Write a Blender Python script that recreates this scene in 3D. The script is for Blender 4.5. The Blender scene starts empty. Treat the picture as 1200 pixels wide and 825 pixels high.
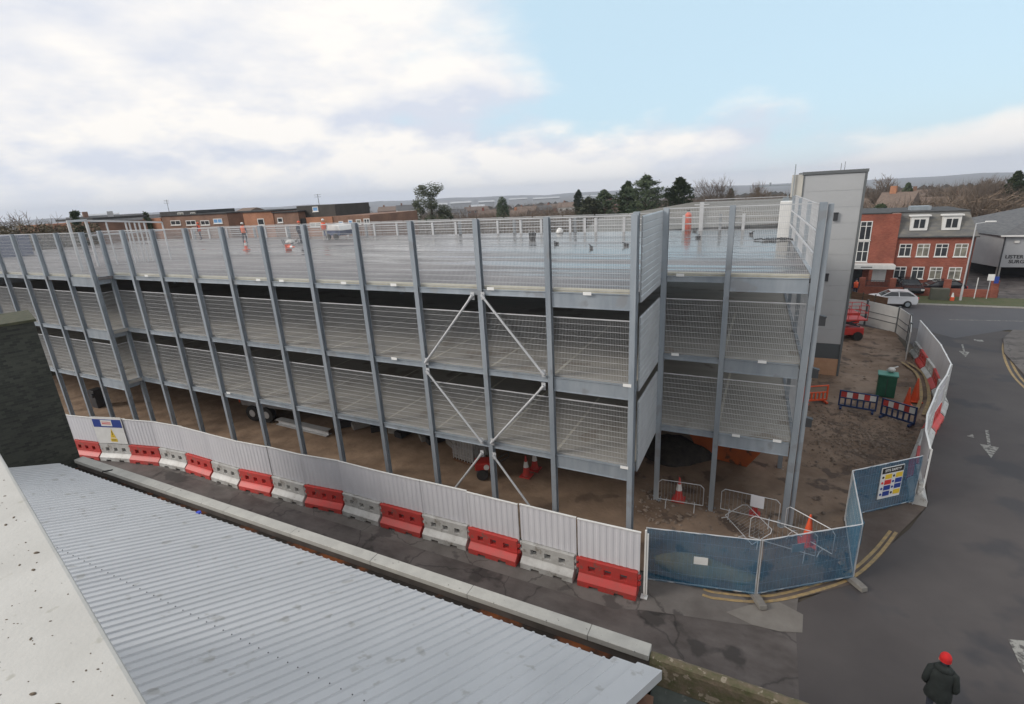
import bpy, math, random
from mathutils import Vector, Matrix
R_ = math.radians
S = bpy.context.scene
COL = S.collection
random.seed(7)
CAMZ = 12.0
F_PX, YAW, PITCH, ROLL = 596.817, 0.47236, 0.30187, -0.05451
# ------------------------------------------------------------------ camera basis (for siting distant things at real distances)
def basis():
    cy, sy = math.cos(YAW), math.sin(YAW)
    w = Vector((-sy*math.cos(PITCH), cy*math.cos(PITCH), -math.sin(PITCH)))
    r0 = Vector((cy, sy, 0)); u0 = r0.cross(w)
    r = math.cos(ROLL)*r0 + math.sin(ROLL)*u0
    u = -math.sin(ROLL)*r0 + math.cos(ROLL)*u0
    return r, u, w
CR, CU, CW = basis()
CAM = Vector((0, 0, CAMZ))
def ray(x, y): return CR*((x-600)/F_PX) - CU*((y-412.5)/F_PX) + CW
def at(x, y, Y): d = ray(x, y); return CAM + d*(Y/d.y)
def atd(x, y, D): d = ray(x, y); return CAM + d*(D/math.hypot(d.x, d.y))
def onz(x, y, z): d = ray(x, y); return CAM + d*((z-CAMZ)/d.z)

# ------------------------------------------------------------------ materials
MATS = {}
def mat(name, c1, c2=None, scale=1.0, rough=0.7, metal=0.0, bump=0.0, bscale=None, stretch=(1,1,1), spots=None, sscale=6.0, sthr=0.62,
        rough2=None, detail=6.0, vary=0, cracks=None, alpha=None, emit=None, lo=0.35, hi=0.65, spec=0.5):
    m = bpy.data.materials.new(name); m.use_nodes = True; nt = m.node_tree; N = nt.nodes; L = nt.links
    b = N['Principled BSDF']; b.inputs['Metallic'].default_value = metal; b.inputs['Roughness'].default_value = rough
    b.inputs['Specular IOR Level'].default_value = spec
    b.inputs['Base Color'].default_value = (*c1, 1)
    if c2 is not None or bump or spots:
        tc = N.new('ShaderNodeTexCoord'); mp = N.new('ShaderNodeMapping'); mp.inputs['Scale'].default_value = stretch
        L.new(tc.outputs['Object'], mp.inputs['Vector'])
        n = N.new('ShaderNodeTexNoise'); n.inputs['Scale'].default_value = scale; n.inputs['Detail'].default_value = detail; n.inputs['Roughness'].default_value = 0.62
        L.new(mp.outputs[0], n.inputs['Vector'])
        mr = N.new('ShaderNodeMapRange'); mr.inputs['From Min'].default_value = lo; mr.inputs['From Max'].default_value = hi
        L.new(n.outputs['Fac'], mr.inputs['Value'])
        mx = N.new('ShaderNodeMix'); mx.data_type = 'RGBA'; mx.inputs['A'].default_value = (*c1, 1); mx.inputs['B'].default_value = (*(c2 or c1), 1)
        L.new(mr.outputs[0], mx.inputs['Factor']); col = mx.outputs['Result']
        if spots:
            n2 = N.new('ShaderNodeTexNoise'); n2.inputs['Scale'].default_value = sscale; n2.inputs['Detail'].default_value = 4
            L.new(tc.outputs['Object'], n2.inputs['Vector'])
            m2 = N.new('ShaderNodeMapRange'); m2.inputs['From Min'].default_value = sthr; m2.inputs['From Max'].default_value = sthr+0.05
            L.new(n2.outputs['Fac'], m2.inputs['Value'])
            mx2 = N.new('ShaderNodeMix'); mx2.data_type = 'RGBA'; mx2.inputs['B'].default_value = (*spots, 1)
            L.new(col, mx2.inputs['A']); L.new(m2.outputs[0], mx2.inputs['Factor']); col = mx2.outputs['Result']
        if cracks:
            vo = N.new('ShaderNodeTexVoronoi'); vo.feature = 'DISTANCE_TO_EDGE'; vo.inputs['Scale'].default_value = cracks
            nd = N.new('ShaderNodeTexNoise'); nd.inputs['Scale'].default_value = 1.7; nd.inputs['Detail'].default_value = 6; L.new(tc.outputs['Object'], nd.inputs['Vector'])
            vmx = N.new('ShaderNodeMix'); vmx.data_type = 'VECTOR'; vmx.inputs['Factor'].default_value = .35; L.new(tc.outputs['Object'], vmx.inputs[4]); L.new(nd.outputs['Color'], vmx.inputs[5]); L.new(vmx.outputs[1], vo.inputs['Vector'])
            m6 = N.new('ShaderNodeMapRange'); m6.inputs['From Min'].default_value = .002; m6.inputs['From Max'].default_value = .012; m6.inputs['To Min'].default_value = .55; m6.inputs['To Max'].default_value = 1.0; L.new(vo.outputs['Distance'], m6.inputs['Value'])
            v6 = N.new('ShaderNodeVectorMath'); v6.operation = 'SCALE'; L.new(col, v6.inputs[0]); L.new(m6.outputs[0], v6.inputs['Scale']); col = v6.outputs[0]
        if vary:
            oi = N.new('ShaderNodeObjectInfo'); m7 = N.new('ShaderNodeMapRange'); m7.inputs['To Min'].default_value = 1-vary; m7.inputs['To Max'].default_value = 1+vary; L.new(oi.outputs['Random'], m7.inputs['Value'])
            v7 = N.new('ShaderNodeVectorMath'); v7.operation = 'SCALE'; L.new(col, v7.inputs[0]); L.new(m7.outputs[0], v7.inputs['Scale']); col = v7.outputs[0]
        L.new(col, b.inputs['Base Color'])
        if rough2 is not None:
            m3 = N.new('ShaderNodeMapRange'); m3.inputs['From Min'].default_value = lo; m3.inputs['From Max'].default_value = hi
            m3.inputs['To Min'].default_value = rough; m3.inputs['To Max'].default_value = rough2
            L.new(n.outputs['Fac'], m3.inputs['Value']); L.new(m3.outputs[0], b.inputs['Roughness'])
        if bump:
            n4 = N.new('ShaderNodeTexNoise'); n4.inputs['Scale'].default_value = bscale or scale*4; n4.inputs['Detail'].default_value = 5
            L.new(tc.outputs['Object'], n4.inputs['Vector'])
            bp = N.new('ShaderNodeBump'); bp.inputs['Strength'].default_value = 1.0; bp.inputs['Distance'].default_value = bump
            L.new(n4.outputs['Fac'], bp.inputs['Height']); L.new(bp.outputs[0], b.inputs['Normal'])
    if alpha is not None:
        tr = N.new('ShaderNodeBsdfTransparent'); ms = N.new('ShaderNodeMixShader'); ms.inputs[0].default_value = alpha
        L.new(tr.outputs[0], ms.inputs[1]); L.new(b.outputs[0], ms.inputs[2]); L.new(ms.outputs[0], N['Material Output'].inputs['Surface'])
    if emit: 
        b.inputs['Emission Color'].default_value = (*emit, 1); b.inputs['Emission Strength'].default_value = 1
    MATS[name] = m; return m

galv   = mat('galvanised_steel', (.28,.32,.36), (.39,.43,.465), 1.6, .55, .35, rough2=.42, bump=.001, bscale=30, stretch=(1,1,.25), vary=.10, spots=(.30,.32,.34), sscale=1.3, sthr=.60)
galv_l = mat('bright_galvanised_wire', (.50,.51,.52), (.58,.59,.60), 3, .5, .3)
galv_d = mat('dull_galvanised_steel', (.25,.29,.32), (.33,.37,.40), 2.2, .6, .3, bump=.001)
clad_b = mat('blue_grey_sheet', (.45,.48,.50), (.52,.55,.57), 1.2, .5, .3)
cream  = mat('pale_timber_kerb', (.46,.43,.34), (.55,.52,.43), 3, .8, bump=.002)
white_tag = mat('white_tag', (.8,.8,.78), rough=.6)
def brickmat(name, c1, c2, mortar, scale=4.0):
    m = bpy.data.materials.new(name); m.use_nodes = True; nt = m.node_tree; N = nt.nodes; L = nt.links
    b = N['Principled BSDF']; b.inputs['Roughness'].default_value = .85
    tc = N.new('ShaderNodeTexCoord'); sep = N.new('ShaderNodeSeparateXYZ'); L.new(tc.outputs['Object'], sep.inputs[0])
    add = N.new('ShaderNodeMath'); add.operation = 'ADD'; L.new(sep.outputs[0], add.inputs[0]); L.new(sep.outputs[1], add.inputs[1])
    cmb = N.new('ShaderNodeCombineXYZ'); L.new(add.outputs[0], cmb.inputs[0]); L.new(sep.outputs[2], cmb.inputs[1])
    br = N.new('ShaderNodeTexBrick'); br.inputs['Scale'].default_value = scale; br.inputs['Color1'].default_value = (*c1, 1); br.inputs['Color2'].default_value = (*c2, 1)
    br.inputs['Mortar'].default_value = (*mortar, 1); br.inputs['Mortar Size'].default_value = .012; br.inputs['Row Height'].default_value = .3; br.inputs['Brick Width'].default_value = .9
    L.new(cmb.outputs[0], br.inputs['Vector'])
    n = N.new('ShaderNodeTexNoise'); n.inputs['Scale'].default_value = .7; n.inputs['Detail'].default_value = 6; L.new(tc.outputs['Object'], n.inputs['Vector'])
    mr = N.new('ShaderNodeMapRange'); mr.inputs['From Min'].default_value = .3; mr.inputs['From Max'].default_value = .7; mr.inputs['To Min'].default_value = .72; mr.inputs['To Max'].default_value = 1.12
    L.new(n.outputs['Fac'], mr.inputs['Value'])
    mu = N.new('ShaderNodeVectorMath'); mu.operation = 'SCALE'; L.new(br.outputs['Color'], mu.inputs[0]); L.new(mr.outputs[0], mu.inputs['Scale'])
    L.new(mu.outputs[0], b.inputs['Base Color']); return m
brick_red = brickmat('red_brick', (.25,.065,.042), (.31,.095,.06), (.27,.17,.13))
brick_orange = brickmat('orange_brick', (.40,.19,.10), (.34,.14,.08), (.34,.24,.18))
brick_brown = brickmat('brown_brick', (.20,.11,.08), (.25,.14,.09), (.2,.16,.13))
brick_dark = brickmat('blackened_brick', (.018,.021,.017), (.045,.048,.038), (.052,.054,.044), 4)
slate = mat('slate_roof', (.075,.078,.085), (.13,.13,.13), 2, .75, bump=.01, bscale=8, stretch=(1,1,4))
slate_w = mat('weathered_slate', (.11,.115,.12), (.20,.19,.165), 1.2, .8, bump=.01, bscale=8, stretch=(.7,.7,3))
tile_roof = mat('tiled_roof', (.13,.10,.085), (.19,.14,.11), 3, .85, bump=.01)
felt = mat('dark_felt', (.035,.035,.037), (.06,.06,.06), 2, .9)
white_p = mat('white_paint', (.74,.74,.72), (.66,.66,.64), 3, .5)
white_pl = mat('white_plastic', (.56,.56,.54), (.40,.39,.37), 2.2, .5, spots=(.28,.26,.23), sscale=4, sthr=.60, vary=.12)
red_pl = mat('red_plastic', (.60,.045,.04), (.46,.06,.05), 2.6, .5, spots=(.30,.10,.08), sscale=4, sthr=.60, vary=.16, lo=.3, hi=.6)
orange_pl = mat('orange_plastic', (.75,.09,.025), (.62,.10,.04), 3, .45)
hoard = mat('white_hoarding_sheet', (.66,.66,.69), (.58,.58,.615), .8, .45, stretch=(1.5,1.5,.4), spots=(.5,.49,.49), sscale=1.5, sthr=.66, vary=.05)
hoard_b = mat('grey_ply_board', (.62,.62,.60), (.53,.53,.51), 1.2, .6)
blue_net = mat('blue_debris_netting', (.008,.15,.27), (.006,.10,.20), 1.4, .7, alpha=.58)
blue_net2 = mat('thick_blue_debris_netting', (.02,.20,.34), (.015,.14,.24), 1.6, .65, alpha=.93)
blue_pl = mat('blue_plastic', (.012,.03,.10), (.02,.045,.13), 3, .5)
green_box = mat('green_paint', (.012,.085,.05), (.02,.11,.065), 3, .5)
rubber = mat('black_rubber', (.02,.02,.02), rough=.8)
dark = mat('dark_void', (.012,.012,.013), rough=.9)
dark_steel = mat('dark_steel', (.05,.055,.06), (.07,.07,.075), 4, .5, .4)
glass = mat('dark_glass', (.03,.035,.042), (.055,.06,.065), .8, .08, 0)
glass_b = mat('curtained_glass', (.28,.27,.22), (.10,.10,.09), 1.3, .15)
glass_blue = mat('blue_film_glass', (.18,.36,.62), rough=.25)
orange_steel = mat('orange_painted_steel', (.50,.12,.03), (.36,.09,.03), 1.5, .6, spots=(.12,.06,.035), sscale=3, sthr=.6)
red_steel = mat('red_painted_steel', (.50,.03,.025), (.38,.04,.03), 2, .45)
tower_clad = mat('light_grey_cladding', (.44,.45,.455), (.47,.48,.485), .5, .42, .25)
tower_side = mat('pale_cladding', (.55,.54,.50), (.48,.47,.43), 1, .6)
trim_grey = mat('dark_grey_trim', (.12,.13,.135), rough=.5)
plinth_grey = mat('slate_grey_panel', (.085,.095,.10), rough=.5)
osb = mat('plywood_board', (.42,.24,.145), (.48,.29,.18), 4, .8)
timber = mat('dark_stained_timber', (.13,.065,.035), (.2,.11,.06), 2, .8, stretch=(1,1,5))
concrete = mat('concrete', (.30,.29,.27), (.38,.37,.34), 2, .85, bump=.004, spots=(.16,.15,.13), sscale=9, sthr=.66)
coping_m = mat('pale_coping_stone', (.44,.435,.40), (.36,.355,.33), 2.4, .8, bump=.003, bscale=25, spots=(.10,.10,.09), sscale=14, sthr=.69)
moss_m = mat('mossy_concrete', (.10,.10,.045), (.19,.145,.10), 5, .95, bump=.02, bscale=18, spots=(.32,.27,.2), sscale=8, sthr=.58)
parapet_m = mat('white_parapet_coating', (.50,.49,.46), (.43,.42,.39), 2.6, .75, bump=.0015, bscale=60, spots=(.38,.37,.33), sscale=14, sthr=.66)
roof_sheet = mat('grey_coated_roof_sheet', (.55,.565,.58), (.49,.505,.52), .8, .45, .08, spots=(.42,.425,.42), sscale=2.6, sthr=.63, stretch=(1,.4,.4), bump=.0015, bscale=9)
gutter_m = mat('rusty_gutter', (.03,.024,.02), (.24,.075,.022), .7, .9, bump=.01, bscale=12, lo=.5, hi=.62)
asphalt_o = mat('old_patched_asphalt', (.060,.050,.046), (.118,.102,.095), .75, .85, cracks=.45, bump=.004, bscale=60, stretch=(.7,1.2,1), rough2=.6, spots=(.042,.036,.033), sscale=.8, sthr=.57)
asphalt_n = mat('road_asphalt', (.056,.048,.047), (.080,.070,.067), .22, .8, bump=.003, bscale=70, spots=(.047,.044,.047), sscale=.28, sthr=.56)
asphalt_f = mat('junction_asphalt', (.068,.066,.072), (.082,.079,.084), .15, .7, bump=.003, bscale=50)
pave_m = mat('stained_paving', (.10,.088,.08), (.15,.135,.125), .9, .85, cracks=.6, bump=.004, bscale=30, spots=(.07,.062,.058), sscale=1.1, sthr=.57)
patch_m = mat('pale_concrete_patch', (.20,.185,.165), (.15,.135,.12), 1.4, .85, bump=.004)
yellow_l = mat('worn_yellow_line', (.36,.25,.11), (.24,.18,.10), 5, .8, lo=.4, hi=.6)
white_l = mat('worn_white_line', (.30,.295,.27), (.09,.083,.08), 6, .8, lo=.46, hi=.58)
dirt = mat('site_dirt', (.125,.083,.056), (.24,.17,.12), .42, .95, bump=.03, bscale=5, spots=(.085,.058,.042), sscale=.9, sthr=.57, rough2=.75)
dirt_in = mat('dry_brown_earth', (.34,.225,.15), (.44,.31,.215), .5, .95, bump=.012, bscale=6, spots=(.24,.16,.11), sscale=.8, sthr=.62)
rub = mat('rubble', (.24,.19,.15), (.12,.09,.07), 3, .95)
grass_m = mat('verge_grass', (.055,.075,.028), (.085,.085,.04), 1.5, .95, bump=.02, bscale=20)
terr_m = mat('winter_countryside', (.060,.047,.036), (.085,.072,.050), .02, .95, spots=(.045,.048,.036), sscale=.006, sthr=.52)
hill_m = mat('wooded_hills', (.045,.05,.04), (.07,.062,.045), .003, .95)
twig = mat('bare_twigs', (.17,.14,.115), (.12,.095,.08), .3, .95)
twig_r = mat('red_brown_twigs', (.17,.125,.09), (.10,.08,.06), .06, .95)
bark = mat('bark', (.07,.058,.045), (.10,.085,.07), 5, .95)
leaf_d = mat('dark_conifer_foliage', (.026,.050,.026), (.075,.098,.045), .9, .8)
leaf_g = mat('olive_evergreen_foliage', (.045,.06,.032), (.10,.11,.065), .9, .8)
skin = mat('skin', (.45,.26,.18), rough=.6)
coat_m = mat('dark_green_coat', (.012,.016,.015), (.022,.028,.026), 6, .85, bump=.004, bscale=12)
denim = mat('dark_denim', (.025,.03,.045), (.035,.04,.055), 8, .9)
redwool = mat('red_knit', (.62,.02,.02), (.5,.015,.018), 12, .9, bump=.004, bscale=60)
hiviz = mat('orange_hi_vis', (.85,.16,.05), rough=.7)
navy = mat('navy_cloth', (.02,.025,.05), rough=.9)
sign_blue = mat('sign_blue', (.02,.05,.26), rough=.4)
sign_yel = mat('sign_yellow', (.75,.52,.04), rough=.4)
sign_red = mat('sign_red', (.6,.03,.03), rough=.4)
sign_blk = mat('sign_black', (.02,.02,.02), rough=.4)
car_white = mat('white_car_paint', (.72,.73,.75), rough=.2)
car_black = mat('black_car_paint', (.015,.016,.02), rough=.2)
lamp_glass = mat('lamp_glass', (.7,.7,.68), rough=.2)
grey_render = mat('grey_render', (.36,.375,.39), (.40,.415,.43), 1, .8)
shed_roof = mat('grey_shed_roof', (.125,.122,.108), (.16,.155,.14), .2, .6)

def wet_deck(name, dry1, dry2):
    m = bpy.data.materials.new(name); m.use_nodes = True; nt = m.node_tree; N = nt.nodes; L = nt.links
    b = N['Principled BSDF']
    tc = N.new('ShaderNodeTexCoord'); mp = N.new('ShaderNodeMapping'); mp.inputs['Scale'].default_value = (.06,.75,1); mp.inputs['Rotation'].default_value = (0,0,R_(4))
    L.new(tc.outputs['Object'], mp.inputs[0])
    n = N.new('ShaderNodeTexNoise'); n.inputs['Scale'].default_value = 1.0; n.inputs['Detail'].default_value = 9; n.inputs['Roughness'].default_value = .68; n.inputs['Distortion'].default_value = .7
    L.new(mp.outputs[0], n.inputs['Vector'])
    n2 = N.new('ShaderNodeTexNoise'); n2.inputs['Scale'].default_value = .25; n2.inputs['Detail'].default_value = 5; L.new(tc.outputs['Object'], n2.inputs['Vector'])
    # wetter towards the far (outer-fall) side of the deck where the water stands
    sp = N.new('ShaderNodeSeparateXYZ'); L.new(tc.outputs['Object'], sp.inputs[0])
    g = N.new('ShaderNodeMapRange'); g.inputs['From Min'].default_value = 15; g.inputs['From Max'].default_value = 25; g.inputs['To Min'].default_value = -.13; g.inputs['To Max'].default_value = .07
    L.new(sp.outputs[1], g.inputs['Value'])
    a = N.new('ShaderNodeMath'); a.operation = 'ADD'; L.new(n.outputs['Fac'], a.inputs[0]); L.new(g.outputs[0], a.inputs[1])
    g2 = N.new('ShaderNodeMapRange'); g2.inputs['From Min'].default_value = -34; g2.inputs['From Max'].default_value = -6; g2.inputs['To Min'].default_value = -.05; g2.inputs['To Max'].default_value = .05
    L.new(sp.outputs[0], g2.inputs['Value']); a2 = N.new('ShaderNodeMath'); a2.operation = 'ADD'; L.new(a.outputs[0], a2.inputs[0]); L.new(g2.outputs[0], a2.inputs[1]); a = a2
    w = N.new('ShaderNodeMapRange'); w.inputs['From Min'].default_value = .48; w.inputs['From Max'].default_value = .60; L.new(a.outputs[0], w.inputs['Value'])
    c = N.new('ShaderNodeMix'); c.data_type = 'RGBA'; c.inputs['A'].default_value = (*dry1,1); c.inputs['B'].default_value = (*dry2,1)
    m5 = N.new('ShaderNodeMapRange'); m5.inputs['From Min'].default_value = .35; m5.inputs['From Max'].default_value = .65; L.new(n2.outputs['Fac'], m5.inputs['Value']); L.new(m5.outputs[0], c.inputs['Factor'])
    c2 = N.new('ShaderNodeMix'); c2.data_type = 'RGBA'; c2.inputs['B'].default_value = (.07,.065,.06,1); L.new(c.outputs['Result'], c2.inputs['A']); L.new(w.outputs[0], c2.inputs['Factor'])
    mpw = N.new('ShaderNodeMapping'); mpw.inputs['Scale'].default_value = (.02,5,1); L.new(tc.outputs['Object'], mpw.inputs[0])
    nw = N.new('ShaderNodeTexNoise'); nw.inputs['Scale'].default_value = 1.0; nw.inputs['Detail'].default_value = 3; L.new(mpw.outputs[0], nw.inputs['Vector'])
    mw_ = N.new('ShaderNodeMapRange'); mw_.inputs['From Min'].default_value = .35; mw_.inputs['From Max'].default_value = .65; mw_.inputs['To Min'].default_value = .65; mw_.inputs['To Max'].default_value = 1.25; L.new(nw.outputs['Fac'], mw_.inputs['Value'])
    vm = N.new('ShaderNodeVectorMath'); vm.operation = 'SCALE'; L.new(c2.outputs['Result'], vm.inputs[0]); L.new(mw_.outputs[0], vm.inputs['Scale'])
    L.new(vm.outputs[0], b.inputs['Base Color'])
    r = N.new('ShaderNodeMapRange'); r.inputs['To Min'].default_value = .62; r.inputs['To Max'].default_value = .12; L.new(w.outputs[0], r.inputs['Value']); L.new(r.outputs[0], b.inputs['Roughness'])
    return m
deck_top_m = wet_deck('wet_roof_deck', (.135,.125,.128), (.215,.20,.20))
deck_low_m = mat('ribbed_concrete_deck', (.35,.335,.305), (.45,.43,.39), .35, .8, bump=.004, bscale=8, spots=(.30,.27,.23), sscale=.7, sthr=.6, stretch=(.5,2,1))
joint_m = mat('deck_joint', (.66,.64,.56), (.55,.53,.47), 3, .8)

# trodden dry earth under the deck gives way to darker wet mud outside it
def blend_x(m, c1, c2):
    nt = m.node_tree; N = nt.nodes; L = nt.links; b = N['Principled BSDF']; src = b.inputs['Base Color'].links[0].from_socket
    tc = N.new('ShaderNodeTexCoord'); sp = N.new('ShaderNodeSeparateXYZ'); L.new(tc.outputs['Object'], sp.inputs[0])
    n = N.new('ShaderNodeTexNoise'); n.inputs['Scale'].default_value = .45; n.inputs['Detail'].default_value = 7; L.new(tc.outputs['Object'], n.inputs['Vector'])
    a = N.new('ShaderNodeMath'); a.operation = 'MULTIPLY_ADD'; a.inputs[1].default_value = 9; L.new(n.outputs['Fac'], a.inputs[0]); L.new(sp.outputs[0], a.inputs[2])
    mr = N.new('ShaderNodeMapRange'); mr.inputs['From Min'].default_value = -4.5; mr.inputs['From Max'].default_value = 1.5; L.new(a.outputs[0], mr.inputs['Value'])
    c = N.new('ShaderNodeMix'); c.data_type = 'RGBA'; c.inputs['A'].default_value = (*c1,1); c.inputs['B'].default_value = (*c2,1)
    n2 = N.new('ShaderNodeTexNoise'); n2.inputs['Scale'].default_value = 1.1; n2.inputs['Detail'].default_value = 8; L.new(tc.outputs['Object'], n2.inputs['Vector'])
    m2 = N.new('ShaderNodeMapRange'); m2.inputs['From Min'].default_value = .35; m2.inputs['From Max'].default_value = .65; L.new(n2.outputs['Fac'], m2.inputs['Value']); L.new(m2.outputs[0], c.inputs['Factor'])
    o = N.new('ShaderNodeMix'); o.data_type = 'RGBA'; L.new(mr.outputs[0], o.inputs['Factor']); L.new(c.outputs['Result'], o.inputs['A']); L.new(src, o.inputs['B']); L.new(o.outputs['Result'], b.inputs['Base Color'])
blend_x(dirt, (.22,.15,.10), (.34,.24,.165))
# ------------------------------------------------------------------ mesh builder
class MB:
    def __init__(s): s.v = []; s.f = []; s.mi = []; s.cur = 0
    def add(s, vs, fs):
        o = len(s.v); s.v += [tuple(v) for v in vs]; s.f += [tuple(i+o for i in f) for f in fs]; s.mi += [s.cur]*len(fs); return s
    def box(s, x0, x1, y0, y1, z0, z1):
        vs = [(x,y,z) for z in (z0,z1) for y in (y0,y1) for x in (x0,x1)]
        return s.add(vs, [(0,2,3,1),(4,5,7,6),(0,1,5,4),(2,6,7,3),(0,4,6,2),(1,3,7,5)])
    def bar(s, a, b, w, h=None, up=(0,0,1), n=4):
        a = Vector(a); b = Vector(b); h = h or w; d = (b-a).normalized(); u = Vector(up)
        if abs(d.dot(u)) > .98: u = Vector((0,1,0))
        sd = d.cross(u).normalized(); u = sd.cross(d)
        vs = []
        if n == 4:
            for p in (a,b): vs += [p-sd*w/2-u*h/2, p+sd*w/2-u*h/2, p+sd*w/2+u*h/2, p-sd*w/2+u*h/2]
        else:
            for p in (a,b): vs += [p + (sd*math.cos(2*math.pi*k/n) + u*math.sin(2*math.pi*k/n))*w/2 for k in range(n)]
        fs = [tuple(range(n))[::-1], tuple(range(n,2*n))] + [(k,(k+1)%n,n+(k+1)%n,n+k) for k in range(n)]
        return s.add(vs, fs)
    def tube(s, pts, r, n=6, r2=None):
        pts = [Vector(p) for p in pts]; m = len(pts)
        for i in range(m-1):
            t0 = i/(m-1); t1 = (i+1)/(m-1); ra = r if r2 is None else r+(r2-r)*t0; rb = r if r2 is None else r+(r2-r)*t1
            s.cone(pts[i], pts[i+1], ra, rb, n)
        return s
    def cone(s, a, b, ra, rb, n=6, caps=True):
        a = Vector(a); b = Vector(b); d = (b-a)
        if d.length < 1e-6: return s
        d.normalize(); u = Vector((0,0,1)) if abs(d.z) < .95 else Vector((1,0,0)); sd = d.cross(u).normalized(); u = sd.cross(d)
        vs = []
        for p, r in ((a,ra),(b,rb)): vs += [p + (sd*math.cos(2*math.pi*k/n) + u*math.sin(2*math.pi*k/n))*r for k in range(n)]
        fs = [(k,(k+1)%n,n+(k+1)%n,n+k) for k in range(n)]
        if caps: fs += [tuple(range(n))[::-1], tuple(range(n,2*n))]
        return s.add(vs, fs)
    def prism(s, poly, axis, a, b):     # poly: 2-D points; axis 'x': (y,z) / 'y': (x,z) / 'z': (x,y)
        n = len(poly); mk = {'x': lambda p,t:(t,p[0],p[1]), 'y': lambda p,t:(p[0],t,p[1]), 'z': lambda p,t:(p[0],p[1],t)}[axis]
        vs = [mk(p,a) for p in poly] + [mk(p,b) for p in poly]
        return s.add(vs, [tuple(range(n)), tuple(range(2*n-1,n-1,-1))] + [(k,n+k,n+(k+1)%n,(k+1)%n) for k in range(n)])
    def loft(s, rings, cap=True):
        n = len(rings[0]); vs = [p for r in rings for p in r]; fs = []
        for i in range(len(rings)-1):
            for k in range(n): fs.append((i*n+k, i*n+(k+1)%n, (i+1)*n+(k+1)%n, (i+1)*n+k))
        if cap: fs += [tuple(range(n))[::-1], tuple(range((len(rings)-1)*n, len(rings)*n))]
        return s.add(vs, fs)
    def ball(s, c, r, nu=12, nv=8, zmin=-1.0):
        rings = []
        for i in range(nv+1):
            t = math.asin(max(-1,zmin)) + (math.pi/2-math.asin(max(-1,zmin)))*i/nv
            rr = max(math.cos(t),.02); rings.append([(c[0]+r[0]*rr*math.cos(2*math.pi*k/nu), c[1]+r[1]*rr*math.sin(2*math.pi*k/nu), c[2]+r[2]*math.sin(t)) for k in range(nu)])
        return s.loft(rings)
    def quad(s, a, b, c, d): return s.add([a,b,c,d], [(0,1,2,3)])
    def build(s, name, m, parent=None, smooth=False, bevel=0):
        me = bpy.data.meshes.new(name); me.from_pydata(s.v, [], s.f); me.update()
        for mm in (m if isinstance(m, (list,tuple)) else [m]): me.materials.append(mm)
        if isinstance(m, (list,tuple)): me.polygons.foreach_set('material_index', s.mi)
        if smooth: me.polygons.foreach_set('use_smooth', [True]*len(me.polygons))
        o = bpy.data.objects.new(name, me); COL.objects.link(o)
        if parent is not None: o.parent = parent
        if bevel:
            md = o.modifiers.new('bevel', 'BEVEL'); md.width = bevel; md.segments = 2; md.limit_method = 'ANGLE'
        return o
def thing(name, label, cat, loc=(0,0,0), rz=0, group=None):
    o = bpy.data.objects.new(name, None); COL.objects.link(o); o.location = loc; o.rotation_euler = (0,0,rz); o.empty_display_size = .2
    o['label'] = label; o['category'] = cat
    if group: o['group'] = group
    return o
def tag(o, label, cat, group=None):
    o['label'] = label; o['category'] = cat
    if group: o['group'] = group
    return o
def struct(o, kind='structure'): o['kind'] = kind; return o
def kids(o): return [c for c in COL.objects if c.parent == o]
def dup(o, loc, rz, label, group=None, scale=None):
    def cp(x, par):
        c = x.copy(); COL.objects.link(c)
        if par is not None: c.parent = par
        for k in kids(x): cp(k, c)
        return c
    r = cp(o, None); r.location = loc; r.rotation_euler = (0,0,rz); r['label'] = label
    if group: r['group'] = group
    if scale: r.scale = scale if hasattr(scale,'__len__') else (scale,)*3
    return r
ORD = ['first','second','third','fourth','fifth','sixth','seventh','eighth','ninth','tenth','eleventh','twelfth','thirteenth','fourteenth','fifteenth','sixteenth','seventeenth','eighteenth','nineteenth','twentieth']
def text_mesh(txt, size, m, parent, M4, name='lettering', ext=.004):
    cu = bpy.data.curves.new('t', 'FONT'); cu.body = txt; cu.size = size; cu.extrude = ext; cu.align_x = 'CENTER'; cu.align_y = 'CENTER'; cu.offset = size*.012
    to = bpy.data.objects.new('t', cu); COL.objects.link(to)
    dg = bpy.context.evaluated_depsgraph_get(); me = bpy.data.meshes.new_from_object(to.evaluated_get(dg))
    bpy.data.objects.remove(to); me.materials.clear(); me.materials.append(m); me.transform(M4)
    o = bpy.data.objects.new(name, me); COL.objects.link(o); o.parent = parent; return o

# ================================================================== TERRAIN
RIDGE = [(-180,-.2),(-70,-.05),(-62,-.02),(-52,-.02),(-44,-.06),(-35,-.17),(-30,-.20),(-22.5,-.33),(-13.5,-.22),(-6,-.42),(6,-.55),(10,-.5),(14,-.38),(17.4,-.5),(40,-.4),(180,-.2)]
def interp(tab, a):
    for (a0,v0),(a1,v1) in zip(tab, tab[1:]):
        if a0 <= a <= a1: return v0+(v1-v0)*(a-a0)/(a1-a0)
    return tab[-1][1]
def sm(t): t = max(0,min(1,t)); return t*t*(3-2*t)
def terrain_z(x, y):
    r = math.hypot(x, y); az = math.degrees(math.atan2(x, y))
    z = -.03
    z -= sm((r-110)/250)*7 + sm((r-350)/1100)*52
    rid = CAMZ + 4200*math.tan(R_(interp(RIDGE, az) + .05*math.sin(az*.9)+.03*math.sin(az*2.3+1)))
    base = -59.03
    if r > 1700:
        k = sm((r-1700)/2500); z = base + (rid-base)*k + 5*math.sin(x*.004)*math.sin(y*.005)*k*(1-k)*2
    if r > 4300: z = rid - (r-4300)*.05
    return z
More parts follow.
